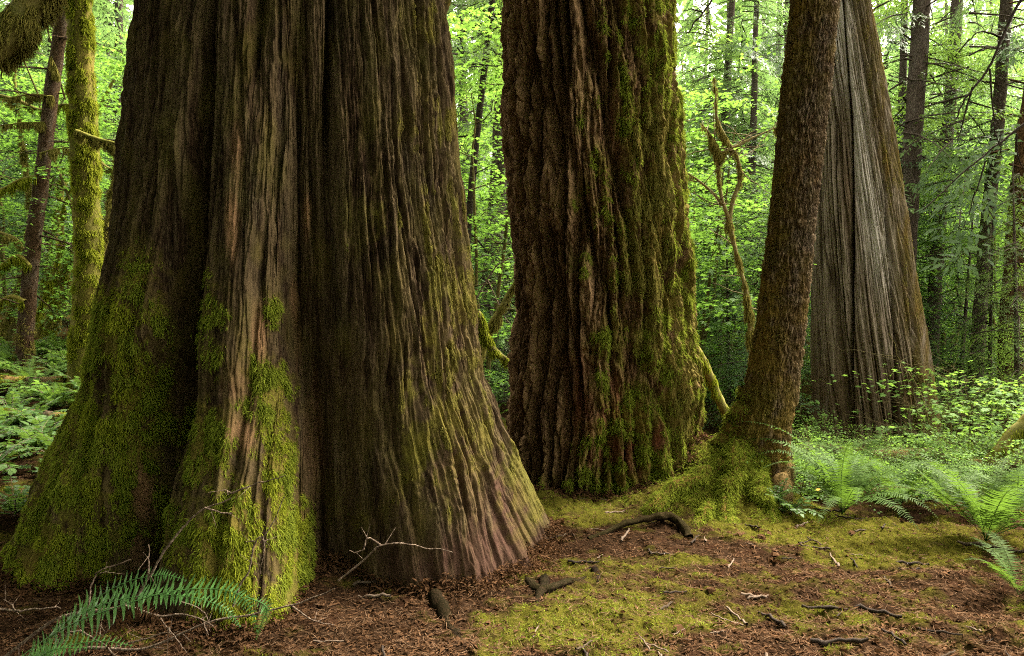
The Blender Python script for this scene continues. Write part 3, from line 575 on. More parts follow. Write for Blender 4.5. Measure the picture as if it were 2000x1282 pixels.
def maple_crown(rs, h0, h1, rad, nl, per=46, size=.085, T=T_MAPLE, ctr=(0, 0)):
    Ps, Hs, Us, Ls = [], [], [], []
    for q in range(nl):
        az = rs.uniform(0, 2 * pi); rr = rad * math.sqrt(rs.random()); h = rs.uniform(h0, h1); c = np.array([ctr[0] + rr * math.cos(az), ctr[1] + rr * math.sin(az), h])
        R_ = rs.uniform(.28, .65); n = int(per * rs.uniform(.6, 1.3)); a = rs.uniform(0, 2 * pi, n); r_ = R_ * np.sqrt(rs.random(n)); el = 1.7 if rs.random() < .6 else 1
        off = np.stack([np.cos(a) * r_ * el, np.sin(a) * r_, -.22 * r_ ** 2 / R_ + .025 * rs.normal(size=n)], 1)
        tilt = rs.normal(size=2) * .22; off[:, 2] += tilt[0] * off[:, 0] + tilt[1] * off[:, 1]; off = rot(off, az)
        Ps.append(c + off); Hs.append(np.stack([np.cos(a), np.sin(a), -.25 + 0 * a], 1) + .5 * rs.normal(size=(n, 3)) * np.array([1, 1, .4])); Us.append(np.array([0, 0, 1.0]) + .22 * rs.normal(size=(n, 3))); Ls.append(size * rs.uniform(.6, 1.2, n))
    return leaves(T, np.concatenate(Ps), np.concatenate(Hs), np.concatenate(Us), np.concatenate(Ls))

# ------------------------------------------------------------------ prototypes shared by the background trees
def hide_src(me_o):       # keep the mesh, drop the source object
    me = me_o.data; bpy.data.objects.remove(me_o); return me
PROTO = {}
def make_conifer_proto(key, rs, H, r0, h0, rmax, nb, mat, dead, fine=False):
    tb = MB(); P, r = trunk_into(tb, H, r0, (rs.normal() * .3, rs.normal() * .2), seed=rs.integers(99)); 
    bare_limbs(tb, rs, P, dead, .5, h0 + 1.0, .6, 1.9)
    V, F = conifer_crown(rs, h0, H - .2, rmax, nb, SPR_FINE if fine else SPR, limbs=tb)
    i_ = np.searchsorted(P[:, 2], V[:, 2]).clip(0, len(P) - 1); 
    PROTO[key] = (hide_src(tb.build('trunk', M['trunk'])), hide_src(mesh('crown', V, F, M[mat])))
rs = np.random.default_rng(17)
for q in range(4): make_conifer_proto('conifer%d' % q, rs, rs.uniform(12, 17), rs.uniform(.13, .2), rs.uniform(1.0, 2.6), rs.uniform(2.0, 2.7), 120, 'needle' if q % 2 else 'cool_needle', 26)
for q in range(2): make_conifer_proto('young%d' % q, rs, rs.uniform(4.5, 6), .06, .5, 1.5, 60, 'cool_needle' if q else 'needle', 4, True)
def make_maple_proto(key, rs, H, nl, rad, mat='maple', size=.085, stems=5, per=46):
    tb = MB()
    for s in range(stems):
        az = rs.uniform(0, 2 * pi); sp = rad * rs.uniform(.3, .9); q = 12; t = np.linspace(0, 1, q)[:, None]
        c = np.array([math.cos(az), math.sin(az), 0]) * sp * t ** 1.4 + np.array([0, 0, H * rs.uniform(.7, 1.0)]) * t - np.array([0, 0, .25]) * (1 - t) + np.cumsum(rs.normal(size=(q, 3)) * .04, 0) * t
        tb.add(*tube(c, np.linspace(.008 * H, .0015 * H, q), 6, .2, s), a=.55)
        for e in range(7):
            i_ = rs.integers(3, q - 1); d = nrm(np.array([rs.normal(), rs.normal(), .25])); l = rs.uniform(.4, 1.2); c2 = c[i_] + d * l * np.linspace(0, 1, 5)[:, None] + rs.normal(size=(5, 3)) * .03
            tb.add(*tube(c2, np.linspace(.0022 * H, .0007 * H, 5), 4), a=.4)
    V, F = maple_crown(rs, H * .12, H, rad, nl, per, size)
    PROTO[key] = (hide_src(tb.build('trunk', M['trunk'])), hide_src(mesh('crown', V, F, M[mat])))
for q in range(3): make_maple_proto('maple%d' % q, rs, 5.5, 150, 1.7, size=.07, per=72)
for q in range(2): make_maple_proto('tall%d' % q, rs, 10.5, 230, 2.5, mat='broad', size=.10, per=70)
for q in range(3): make_maple_proto('bush%d' % q, rs, 1.1, 15, .6, 'herb', .062, 4, 40)
def plant_tree(key, name, px_, Y_, label, cat, group, sc=1.0, rz=0.0, parts=('trunk', 'crown'), rs=rs):
    x = (px_ - 1000) / FPX * Y_; root_ = thing(name, label, cat, (x, Y_, float(gs(x, Y_)) - .03), group)
    root_.rotation_euler = (0, 0, rz); root_.scale = (sc, sc, sc)
    for me, pn_ in zip(PROTO[key], parts):
        c = bpy.data.objects.new(pn_, me); COL.objects.link(c); c.parent = root_
    return root_
GAP = {'L': 'left of the huge cedar', 'A': 'between the two giant trunks', 'B': 'between fir and leaning trunk', 'C': 'right of the grey weathered cedar'}
rt = np.random.default_rng(23)
for gap, lst in dict(
    L=[(-30, 15), (100, 14.5), (230, 16), (70, 20), (215, 18), (150, 25), (20, 28), (240, 30)], A=[(985, 14.5), (925, 18), (905, 22), (940, 29)],
    B=[(1530, 19), (1385, 18), (1450, 16.5), (1495, 21), (1420, 22), (1500, 25), (1360, 30)], C=[(1760, 23), (1850, 25), (1955, 24), (1705, 26), (1735, 15.5), (1875, 21), (1975, 20), (1805, 26), (1925, 29)]).items():
    for n_, (p_, y_) in enumerate(lst):
        plant_tree('conifer%d' % rt.integers(4), 'conifer_tree', p_, y_, ('dark green conifer with drooping feathery sprays ' if y_ < 21.5 else 'hazy green conifer standing deep in the forest ') + GAP[gap], 'tree', 'background conifers', rt.uniform(.85, 1.15), rt.uniform(0, 6.3))
for gap, lst in dict(
    L=[(15, 12.5), (215, 12), (120, 16), (230, 21), (40, 23)], A=[(945, 11.5), (920, 15), (975, 20)],
    B=[(1400, 14.2), (1355, 13.0), (1455, 15.5), (1430, 18), (1510, 20)], C=[(1765, 14.5), (1850, 16), (1960, 13.5), (1915, 18), (2010, 22)]).items():
    for n_, (p_, y_) in enumerate(lst):
        plant_tree('maple%d' % rt.integers(3), 'maple_tree', p_, y_, ('small maple with layered bright green leaves ' if y_ < 15.5 else 'pale yellow green maple further back ') + GAP[gap], 'tree', 'background maples', rt.uniform(.85, 1.2), rt.uniform(0, 6.3))
for gap, lst in dict(L=[(0, 24), (170, 30), (250, 25)], A=[(915, 25), (965, 32)], B=[(1345, 25), (1440, 27), (1510, 33), (1400, 21), (1475, 23), (1355, 31)], C=[(1760, 24), (1860, 28), (1970, 26), (2040, 32), (1740, 30), (1900, 25)]).items():
    for p_, y_ in lst:
        plant_tree('tall%d' % rt.integers(2), 'broadleaf_tree', p_, y_, 'tall sunlit light green broadleaf tree ' + GAP[gap], 'tree', 'tall background broadleaf trees', rt.uniform(.85, 1.15), rt.uniform(0, 6.3))
for p_, y_, g_ in ((1930, 12.2, 'C'), (1480, 11.6, 'B'), (1990, 10.5, 'C'), (1868, 13.2, 'C'), (1425, 12.4, 'B'), (955, 13.0, 'A'), (225, 13.5, 'L')):
    plant_tree('young%d' % rt.integers(2), 'hemlock_sapling', p_, y_, {1930: 'young hemlock with flat tiers of green sprays right of the grey weathered cedar', 1480: 'young hemlock with dark flat tiers just left of the slim leaning trunk', 1990: 'young hemlock spreading deep green tiers at the right edge', 1868: 'young hemlock between the second and third slim trunks right of the grey cedar', 1425: 'young hemlock behind the crooked mossy stems', 955: 'young hemlock low in the gap between the giants', 225: 'young hemlock squeezed between the yellow mossy trunk and the huge cedar'}[p_], 'tree', None, rt.uniform(.7, .9), rt.uniform(0, 6.3))
# far wood as one mass on the hill behind
rf = np.random.default_rng(31); mb = MB()
for q in range(210):
    y_ = rf.uniform(36, 70); x_ = rf.uniform(-1.0, 1.0) * y_ * .85; h_ = rf.uniform(15, 30); z_ = float(gz(x_, y_))
    n = 260; f = rf.random(n); rr = 3.2 * (1 - f) * np.sqrt(rf.random(n)); a = rf.uniform(0, 2 * pi, n)
    P = np.stack([x_ + rr * np.cos(a), y_ + rr * np.sin(a), z_ + .5 + h_ * f], 1)
    v, f_ = leaves(T_OVAL[[0, 1, 3, 4]], P, np.stack([np.cos(a), np.sin(a), -.5 + 0 * a], 1) + .3 * rf.normal(size=(n, 3)), np.array([0, 0, 1.0]) + .4 * rf.normal(size=(n, 3)), rf.uniform(.6, 1.3, n), 1.0); mb.add(v, f_)
o = mb.build('distant_forest', M['broad'], smooth=False); tag(o, 'pale mass of forest far behind all the trunks', 'forest', kind='stuff')
# unseen leafy roof and ring of foliage, added and shaped to shade the foreground
rf = np.random.default_rng(37); mb = MB()
n = 9500; P = np.stack([rf.uniform(-7.5, 4.5, n), rf.uniform(-14, 8.5, n), rf.uniform(9, 13.5, n)], 1)
P = P[fbm(P[:, 0] * .35, P[:, 1] * .35, 7, 2) > -.25]
a = rf.uniform(0, 2 * pi, len(P)); mb.add(*leaves(T_OVAL[[0, 1, 3, 4]], P, np.stack([np.cos(a), np.sin(a), -.3 + 0 * a], 1), np.array([0, 0, 1.0]) + .35 * rf.normal(size=(len(P), 3)), rf.uniform(.5, 1.0, len(P)), 1.2))
n = 15000; th = rf.uniform(pi * .9, pi * 1.84, n); r_ = rf.uniform(10, 16, n)
P = np.stack([r_ * np.cos(th), 3 + r_ * np.sin(th), 13 * rf.random(n)], 1); P[:, 2] += gz(P[:, 0], P[:, 1])
mb.add(*leaves(T_OVAL[[0, 1, 3, 4]], P, rf.normal(size=(n, 3)) * np.array([1, 1, .4]), rf.normal(size=(n, 3)) * .8 + np.array([0, 0, .6]), rf.uniform(.5, 1.0, n), 1.2))
o = mb.build('shading_canopy', M['needle'], smooth=False); tag(o, 'unseen leafy roof and wood around the viewer, added to shade the foreground', 'forest', kind='stuff')
# ------------------------------------------------------------------ single trees and branches that stand out
ATTR0 = dict(rid=0, bare=0, ext=0)
def stem(P, r, k=10, jit=.15, seed=0, mossf=0.0, n=40):
    P = smooth_path(P, n); r = np.interp(np.linspace(0, 1, n), np.linspace(0, 1, len(np.atleast_1d(r))), np.atleast_1d(r)); V, F = tube(P, r, k, jit, seed); return P, V, F
def mossy(parent, name, V, F, n, off, mat='moss_bright', L=(.02, .06), W=(.004, .008), seed=0, under=0.0, grav=.7, nk=.6, wgt=None):
    wv = np.ones(len(V)) if wgt is None else wgt
    o = moss_part(V, F, wv, n, parent, M[mat], L, W, off, grav=grav, nk=nk, seed=seed, name=name); return o
def px_path(pts, Y_, drop=None):
    return [at(p, y, Y_[i] if isinstance(Y_, (list, tuple)) else Y_) for i, (p, y) in enumerate(pts)]
rl = np.random.default_rng(53)
def lone_tree(name, label, pts, Y_, r, moss=0.0, k=12, top=6.0, limbs=0, crown=None, cat='tree', limb_moss=False, mat='trunk', bumps=.16, seed=0):
    """trunk through photo points (top first); goes on upward to a crown above"""
    P = px_path(pts, Y_)[::-1]; b = P[0].copy(); g = float(gs(b[0], b[1]))
    if b[2] > g - .1: 
        d = (P[0] - P[1]); P = [P[0] + d * ((b[2] - g + .15) / max(-d[2], .05))] + P
    d = nrm(P[-1] - P[-2]); P = P + [P[-1] + d * top * .5, P[-1] + d * top]
    o = np.array([P[0][0], P[0][1], g]); root_ = thing(name, label, cat, o)
    rr = list(np.atleast_1d(r)); Pp, V, F = stem(P, rr + [rr[-1] * .3], k, bumps, seed, n=90); tb = MB(); tb.add(V - o, F, moss)
    if limbs:
        Pl = Pp - o; bare_limbs(tb, rl, Pl, limbs, .8, float(Pl[-1, 2]) * .75, .5, 1.9, r=.014)
    if crown:
        v, f = conifer_crown(rl, crown[0], Pp[-1, 2] - o[2], crown[1], crown[2], limbs=tb); i_ = np.searchsorted(Pp[:, 2] - o[2], v[:, 2]).clip(0, len(Pp) - 1)
        v[:, :2] += (Pp - o)[i_][:, :2]; mesh('crown', v, f, M[crown[3]], root_)
    tb.build('trunk', M[mat], root_)
    return root_, o, Pp, V, F
# left
LB = []
t, o, Pp, V, F = lone_tree('slender_conifer', 'thin reddish brown trunk leaning right, with moss hung branches, at the far left', [(140, -60), (105, 150), (85, 320), (62, 500), (48, 690)], 10.6, [.125, .11, .10, .095, .085], limbs=30, crown=(5.2, 1.6, 34, 'cool_needle'), seed=1, mat='lean')
mossy(t, 'moss', V, F, 2500, o, 'moss_olive', wgt=ss(2.0, 1.0, V[:, 2]), seed=61)
for pts, r0 in (([(72, 345), (40, 352), (0, 372), (-40, 380), (-90, 400)], .05), ([(58, 520), (35, 500), (0, 520), (-50, 545)], .06), ([(50, 590), (20, 580), (-10, 600), (-40, 640)], .07), ([(78, 300), (120, 290), (180, 300)], .02), ([(95, 120), (115, 145), (100, 110)], .02), ([(88, 240), (50, 240), (0, 245)], .025), ([(105, 190), (60, 185), (0, 195)], .03)):
    P_, V_, F_ = stem(px_path(pts, 10.5), [r0 * .6, r0 * .15], 8, .3, 3, n=24); lb = mesh('branch', V_ - o, F_, M['twig'], t, attrs=dict(moss=np.ones(len(V_))))
    mossy(lb, 'moss', V_, F_, 2600 if r0 > .03 else 900, o, 'moss_bright' if r0 > .03 else 'moss_olive', (.04, .16), (.006, .011), seed=int(r0 * 999), grav=2.5, nk=.3)
for lab, pts in (('drooping moss hung bough crossing behind the thin brown trunk', [(-40, 180), (30, 195), (80, 215), (130, 205), (180, 220)]), ('long mossy bough sagging at the left edge', [(-60, 430), (0, 455), (35, 470), (60, 510)]), ('mossy bough bending down between the two left trunks', [(60, 640), (95, 560), (120, 470), (125, 400), (150, 350)]), ('mossy twig bough beside the upper left edge of the huge cedar', [(180, 300), (215, 330), (245, 310), (275, 330)])):
    LB.append((lab, pts))
t, o, Pp, V, F = lone_tree('mossy_tree', 'upright trunk wrapped entirely in bright yellow green moss beside the huge cedar', [(155, -60), (158, 120), (163, 250), (167, 360), (172, 480), (170, 600), (160, 720)], 8.8, [.155, .16, .152, .148, .145, .13, .12], moss=.9, crown=(6.0, 2.0, 30, 'maple'), k=22, bumps=.25, seed=2)
fz = V[:, 2]
mossy(t, 'moss', V, F, 42000, o, 'moss_bright', (.02, .07), (.005, .009), seed=62, grav=.8, wgt=(fz < 6.2) * np.clip(.8 + 1.2 * fbm(fz * 2.5, V[:, 0] * 4, 5, 3), .1, 2))
P_, V_, F_ = stem(px_path([(148, 258), (168, 265), (200, 275), (245, 285)], 8.55), [.035, .02], 8, .3, 4, n=20); lb = mesh('branch', V_ - o, F_, M['twig'], t, attrs=dict(moss=np.ones(len(V_))))
mossy(lb, 'moss', V_, F_, 2600, o, 'moss_olive', (.04, .15), (.005, .009), seed=63, grav=2.5, nk=.3)
for lab, pts, Y_, r_ in (('curved moss covered stem rising right behind the thin brown trunk', [(150, 300), (120, 360), (105, 480), (85, 600), (75, 690)], 13.5, .09), ('mossy leaning stem sweeping up towards the yellow mossy trunk', [(165, 480), (130, 520), (105, 590), (90, 700)], 13, .10),
                         ('mossy stem bent left at the left edge of the wood', [(45, 300), (60, 430), (40, 560), (0, 660), (-20, 720)], 12, .07), ('thin dark stem between the two mossy leaning stems', [(140, 500), (125, 580), (105, 680)], 14, .05),
                         ('short mossy stem half hidden by the left edge of the huge cedar', [(240, 250), (215, 400), (205, 480), (212, 600)], 10.5, .05)):
    t, o, Pp, V, F = lone_tree('mossy_maple', lab, pts, Y_, [r_, r_ * .8, r_ * .6], moss=.8, top=2.0, seed=int(r_ * 100), cat='tree', limbs=3)
    mossy(t, 'moss', V, F, 4500, o, 'moss_olive' if r_ < .08 else 'moss_bright', (.03, .08), (.007, .012), seed=int(Y_ * 7), wgt=(V[:, 2] < 6))
# gap between the giants
lone_tree('slender_hemlock', 'very slim dark trunk with fine bare twigs in the gap between the giants', [(966, -40), (948, 120), (932, 260), (918, 400), (905, 560), (900, 680)], 11.5, [.075, .062, .055, .048], limbs=26, crown=(5.6, 1.5, 40, 'needle'), seed=5, mat='dark_twig')
lone_tree('grey_conifer', 'shadowy rough trunk just left of the furrowed fir, low in the gap between the giants', [(985, 100), (975, 330), (962, 520), (952, 720)], 13.5, [.21, .19, .16, .13], limbs=14, crown=(6.5, 2.0, 40, 'cool_needle'), seed=6)
# right
def px0(pts): return pts[0][0]
for lab, pts, Y_, r_, mt, nl, k_ in (('straight dark conifer trunk rising right behind the grey weathered cedar', [(1803, -40), (1795, 100), (1785, 250), (1775, 400), (1768, 560), (1765, 800)], 13.0, [.18, .165, .155, .145], 'trunk', 34, 'needle'),
                                    ('slimmer conifer trunk second to the right of the grey weathered cedar', [(1872, -40), (1860, 150), (1848, 280), (1836, 420), (1824, 600), (1818, 760)], 14.5, [.14, .13, .12, .105], 'trunk', 34, 'cool_needle'),
                                    ('pale grey conifer trunk third to the right of the grey weathered cedar', [(1962, 60), (1948, 250), (1932, 400), (1918, 560), (1905, 740), (1893, 890)], 12.6, [.13, .115, .105, .095], 'trunk', 26, 'cool_needle'),
                                    ('broad dark trunk cut by the right edge of the picture', [(2030, 150), (2005, 350), (1995, 480), (1985, 640), (1972, 850)], 11.8, [.26, .24, .22, .20], 'fir', 16, 'needle')):
    lone_tree('conifer_tree', lab, pts, Y_, r_, limbs=nl, crown=(4.2, 2.3, 44 if px0(pts) < 2000 else 14, k_), seed=int(Y_ * 3), mat=mt, k=16)
# vine maple behind the furrowed fir
VO = at(1468, 760, 8.0); VO[2] = float(gs(VO[0], VO[1])); vt = thing('vine_maple', 'crooked forked stems hung with shaggy moss between the fir and the leaning trunk', 'tree', VO); tb = MB(); SV = []
for q, (pts, r_) in enumerate((([(1475, 830), (1468, 700), (1462, 600), (1450, 540), (1432, 470), (1422, 420)], [.034, .026, .021, .027]), ([(1422, 425), (1408, 380), (1402, 320), (1400, 290), (1385, 260), (1368, 240)], [.022, .018, .014, .004]), ([(1424, 430), (1432, 390), (1445, 350), (1440, 310), (1415, 265), (1400, 230), (1398, 190), (1395, 150)], [.025, .020, .015, .004]),
                            ([(1405, 300), (1430, 290), (1470, 270), (1525, 245)], [.014, .016, .004]), ([(1412, 400), (1390, 375), (1360, 350), (1330, 330)], [.018, .014, .004]))):
    P_, V_, F_ = stem(px_path(pts, 8.0), r_, 9, .35, q + 3, n=34); tb.add(V_ - VO, F_, np.float64(.55)); SV.append((V_, F_))
Vs = np.concatenate([v for v, _ in SV]); Fs = []; c_ = 0
for v, f in SV: Fs.append(f + c_); c_ += len(v)

for q in range(34):
    v_, f_ = SV[rl.integers(len(SV))]; i_ = rl.integers(len(v_)); c_ = v_[i_] - VO; d_ = nrm(rl.normal(size=3) * np.array([1, .6, .7]) + np.array([0, 0, .2])); l_ = rl.uniform(.15, .6); q_ = 6; t_ = np.linspace(0, 1, q_)[:, None]
    tb.add(*tube(c_ + d_ * l_ * t_ + np.cumsum(rl.normal(size=(q_, 3)) * .018, 0) * t_, np.linspace(.007, .002, q_), 4), np.float64(.3))
tb.build('trunk', M['twig'], vt)
mossy(vt, 'moss', Vs, np.concatenate(Fs), 13000, VO, 'moss_olive', (.03, .12), (.005, .009), seed=71, grav=1.6, nk=.4, wgt=np.clip(.5 + 2.2 * fbm(Vs[:, 2] * 3, Vs[:, 0] * 2, 3, 2), 0, 2))
v, f = maple_crown(rl, 1.8, 4.2, .8, 40, 46, .085, ctr=(-.45, 1.2)); mesh('crown', v, f, M['maple'], vt)
# mossy branches
def mossy_branch(label, pts, Y_, r, n, mat='moss_bright', L=(.03, .1), W=(.005, .01), seed=0, grav=1.2, name='mossy_branch', cat='branch', sub=None):
    P = px_path(pts, Y_); o = np.array(P[0]); root_ = thing(name, label, cat, o)
    P_, V_, F_ = stem(P, r, 12, .3, seed, n=46); mesh('limb', V_ - o, F_, M['twig'], root_, attrs=dict(moss=.8 + 0 * V_[:, 0])); mossy(root_, 'moss', V_, F_, n, o, mat, L, W, seed=seed, grav=grav, nk=.5); return root_
for q_, (lab, pts) in enumerate(LB): mossy_branch(lab, pts, 10.9 + .4 * q_, [.03, .025, .012], 3200, 'moss_olive' if q_ % 2 else 'moss_bright', (.04, .16), (.005, .009), seed=101 + q_, grav=2.2)
mossy_branch('thick shaggy moss covered branch hanging into the top left corner', [(330, -420), (180, -160), (90, -30), (35, 50), (-30, 110), (-160, 180)], 4.2, [.07, .085, .095, .07], 26000, 'moss_olive', (.03, .09), (.003, .006), 81)
mossy_branch('mossy branch slanting up across the gap between the giants', [(925, 710), (950, 655), (975, 610), (1010, 550)], 9.0, [.05, .045, .04], 4000, 'moss_olive', (.03, .12), seed=82, grav=2.0)
mossy_branch('yellow mossy limb low in the gap between the giants', [(930, 610), (960, 680), (1000, 710), (1040, 740)], 8.6, [.05, .04, .03], 4500, 'moss_bright', (.03, .10), seed=83)
mossy_branch('yellow mossy bough behind the lower right side of the furrowed fir', [(1330, 640), (1375, 710), (1405, 780), (1440, 840), (1480, 880)], 7.4, [.05, .045, .04], 4500, 'moss_bright', (.02, .06), seed=84)
mossy_branch('leaning yellow mossy limb resting at the right edge', [(2080, 740), (2010, 825), (1965, 868), (1925, 925), (1895, 985)], 7.6, [.085, .085, .08, .08, .07], 8000, 'moss_bright', (.02, .07), seed=85)
def log(label, pts, Y_, r, moss=.5, seed=0, n=2500, mat='snag'):
    P = px_path(pts, Y_)
    for p in P: p[2] = float(gs(p[0], p[1])) + r * .75
    o = np.array(P[0]); root_ = thing('fallen_log', label, 'log', o); P_, V_, F_ = stem(P, [r, r * .9], 14, .22, seed, n=60); up = ss(0, r * .8, V_[:, 2] - np.repeat(P_[:, 2], 14)) * np.clip(.6 + 2 * fbm(V_[:, 0] * 2, V_[:, 1] * 3, seed, 3), 0, 1) * moss * 2
    up = np.clip(up, 0, 1); k = 14; m_ = len(P_) - 1; caps = np.array([[*range(0, k)], [*range(m_ * k, m_ * k + k)][::-1]])
    mesh('trunk', V_ - o, [F_, caps], M[mat], root_, attrs=dict(moss=up)); moss_part(V_, F_, up + .02, n, root_, M['moss_bright'], (.02, .05), (.005, .009), o, seed=seed + 1)
log('pinkish fallen log lying in front of the grey weathered cedar', [(1560, 880), (1660, 880), (1760, 900), (1870, 915)], [9.3, 9.2, 9.0, 8.8], .10, .25, 91)
log('moss topped fallen log crossing the ferns towards the right edge', [(1690, 915), (1800, 930), (1900, 960), (2040, 985)], [8.4, 8.2, 7.9, 7.5], .13, .5, 92)
log('mossy fallen log left of the yellow mossy trunk', [(-60, 745), (30, 745), (125, 750)], [8.9, 8.8, 8.7], .13, .75, 93, 4000)
log('lower yellow mossy log on the slope at the left edge', [(-60, 790), (60, 800), (150, 815)], [7.6, 7.5, 7.4], .09, .8, 94, 4000)
# bare hanging branches
def bare(label, lines, Y_, r, mat='twig', jit=.02, seed=0, name='bare_branch', cat='branch'):
    rr = np.random.default_rng(seed); tb = MB(); o = None
    for q, pts in enumerate(lines):
        P = np.array(px_path(pts, Y_)); n = max(8, len(pts) * 7)
        if o is None: o = P[0].copy()
        C = smooth_path(P, n); C = C + np.cumsum(rr.normal(size=C.shape) * .0018 * (Y_ if not isinstance(Y_, (list, tuple)) else 3), 0) * np.linspace(0, 1, n)[:, None] * .5
        r0 = r * (1 if q == 0 else .6); tb.add(*tube(C - o, np.linspace(r0, r0 * .4, n), 6, .25, q))
        for e in range(rr.integers(1, 4)):
            i_ = rr.integers(2, n - 1); d = nrm(C[i_] - C[i_ - 1] + rr.normal(size=3) * .9); l = rr.uniform(.03, .10) * (Y_ if not isinstance(Y_, (list, tuple)) else 3) / 3
            tb.add(*tube(C[i_] - o + d * l * np.linspace(0, 1, 4)[:, None], np.linspace(r0 * .4, r0 * .15, 4), 4))
    ob = tb.build(name, M[mat]); ob.location = o; return tag(ob, label, cat)
bare('dark bare branch slanting across the upper right corner', [[(2060, -90), (1990, 10), (1955, 80), (1930, 135), (1890, 180), (1860, 220)], [(1933, 135), (1938, 180), (1946, 250), (1966, 305)], [(1958, 75), (1920, 60), (1880, 70)], [(1900, 170), (1880, 240), (1870, 280)]], 6.0, .016, 'dark_twig', seed=1)
bare('second dark bare branch below it, reaching down left at the right edge', [[(2060, 210), (2000, 245), (1950, 290), (1900, 340), (1820, 420)], [(1985, 262), (1990, 310), (2010, 340)], [(1925, 315), (1900, 390), (1880, 440)]], 6.0, .012, 'dark_twig', seed=2)
bare('dark bare twig reaching down from above right of the furrowed fir', [[(1400, -60), (1388, 0), (1365, 40), (1345, 70)], [(1375, 25), (1350, 20), (1330, 30)]], 6.2, .012, 'dark_twig', seed=3)
bare('pale dead twig angled in the gap between the giants', [[(930, 585), (955, 540), (975, 510), (1005, 495)], [(952, 545), (985, 620), (1005, 660)]], 9.0, .012, 'twig', seed=4)
# dead branches in front of the cedar's foot
FGB = [('long thin dead branch curving up across the cedar foot to the right', [[(135, 1285), (175, 1264), (290, 1264), (420, 1211), (567, 1180), (660, 1135)], [(660, 1135), (710, 1095), (745, 1065), (800, 1062), (850, 1068), (890, 1070)], [(745, 1066), (720, 1050), (715, 1070), (690, 1070)], [(567, 1182), (600, 1205), (650, 1222)]], 3.22, .0075),
       ('dead branch rising from the bottom left past the fern to the middle lobe', [[(10, 1283), (115, 1208), (241, 1183), (290, 1124), (317, 1078), (350, 1040), (390, 995), (452, 964)], [(452, 964), (500, 945), (564, 924)], [(452, 964), (440, 955)], [(400, 992), (445, 1008)], [(290, 1124), (287, 1075)]], 3.2, .008),
       ('pale twig lying level at the left foot of the fern', [[(-20, 1188), (30, 1193), (60, 1196), (120, 1200)], [(30, 1193), (10, 1170)]], 3.35, .006),
       ('grey dead branch arching low across the bottom left', [[(95, 1285), (120, 1250), (140, 1234), (175, 1236), (224, 1264), (260, 1290)], [(170, 1262), (205, 1232), (215, 1200)], [(224, 1264), (300, 1245), (345, 1236)]], 3.08, .0065),
       ('forked grey twig under the arching fern frond', [[(245, 1183), (315, 1204), (364, 1197), (427, 1211)], [(311, 1204), (335, 1235), (367, 1271)], [(330, 1225), (332, 1255)], [(395, 1205), (410, 1240)], [(350, 1175), (395, 1190), (415, 1228)]], 3.12, .006),
       ('thin curved twig standing in front of the left lobe', [[(170, 1200), (175, 1166), (178, 1141), (196, 1120), (245, 1103)], [(196, 1120), (230, 1110)]], 3.15, .0045),
       ('upright forked twig over the mossy middle lobe', [[(455, 1185), (470, 1140), (483, 1117), (497, 1057), (514, 1047), (545, 975)], [(497, 1057), (482, 1058)], [(514, 1050), (518, 1085), (513, 1120)]], 3.18, .005)]
for q, (lab, ln, Y_, r_) in enumerate(FGB): bare(lab, ln, Y_, r_, 'twig', seed=20 + q, name='dead_branch')

# ------------------------------------------------------------------ ferns
def frond_mesh(C, U, n, pl, rs, wid=.15, droop=.35, base_free=.08, rach=.0022):
    """pinnate frond along the curve C (m,3); U: face normals"""
    m_ = len(C); t = base_free + (1 - base_free) * (np.arange(n) + .5) / n; x = t * (m_ - 1); i_ = x.astype(int).clip(0, m_ - 2); f = (x - i_)[:, None]
    P = C[i_] * (1 - f) + C[i_ + 1] * f; T = nrm(C[i_ + 1] - C[i_]); Un = nrm(U[i_] * (1 - f) + U[i_ + 1] * f); Sd = nrm(np.cross(Un, T))
    l = pl * np.clip(np.minimum((t - base_free + .10) / .28, 1), 0, 1) * np.clip((1.02 - t) / .72, 0, 1) ** .75
    tmpl = np.array([(0, .16, 0), (0, -.3, 0), (.12, .62, 0), (.12, -.42, 0), (.5, .36, .015), (.5, -.40, .015), (.85, .16, -.04), (.85, -.2, -.04), (1, .0, -.10), (1, -.03, -.10)])
    F0 = np.array([[0, 1, 3, 2], [2, 3, 5, 4], [4, 5, 7, 6], [6, 7, 9, 8]]); VV, FF = [], []; c_ = 0
    for e in (1, -1):
        D = nrm(e * Sd + .28 * T + rs.normal(size=(n, 3)) * .11 - droop * .5 * np.array([0, 0, 1]) * rs.uniform(.4, 1.2, (n, 1))); W = nrm(T - (T * D).sum(1, keepdims=True) * D); Nn = np.cross(D, W) * e
        ll = (l * rs.uniform(.8, 1.08, n))[:, None, None]
        ww = wid * pl * np.clip(l / pl, .35, 1)[:, None, None]
        V = P[:, None] + ll * tmpl[None, :, :1] * D[:, None] + ww * tmpl[None, :, 1:2] * W[:, None] + ll * tmpl[None, :, 2:] * Nn[:, None] + .0 * ww
        VV.append(V.reshape(-1, 3)); FF.append((np.arange(n)[:, None, None] * 10 + F0[None]).reshape(-1, 4) + c_); c_ += n * 10
    v, f = tube(C, np.linspace(rach, rach * .3, m_), 4); VV.append(v); FF.append(f + c_)
    return np.concatenate(VV), np.concatenate(FF)
def arch_curve(L, e0, bend, n=26, sideb=0.0):
    th = e0 - bend * np.linspace(0, 1, n) ** 1.3; ds = L / (n - 1); x = np.cumsum(np.cos(th)) * ds; z = np.cumsum(np.sin(th)) * ds
    C = np.stack([x, sideb * x ** 2, z], 1); C[0] = 0; U = np.stack([-np.sin(th), 0 * th, np.cos(th)], 1); return C, U
rr_ = np.random.default_rng(71); FROND = []
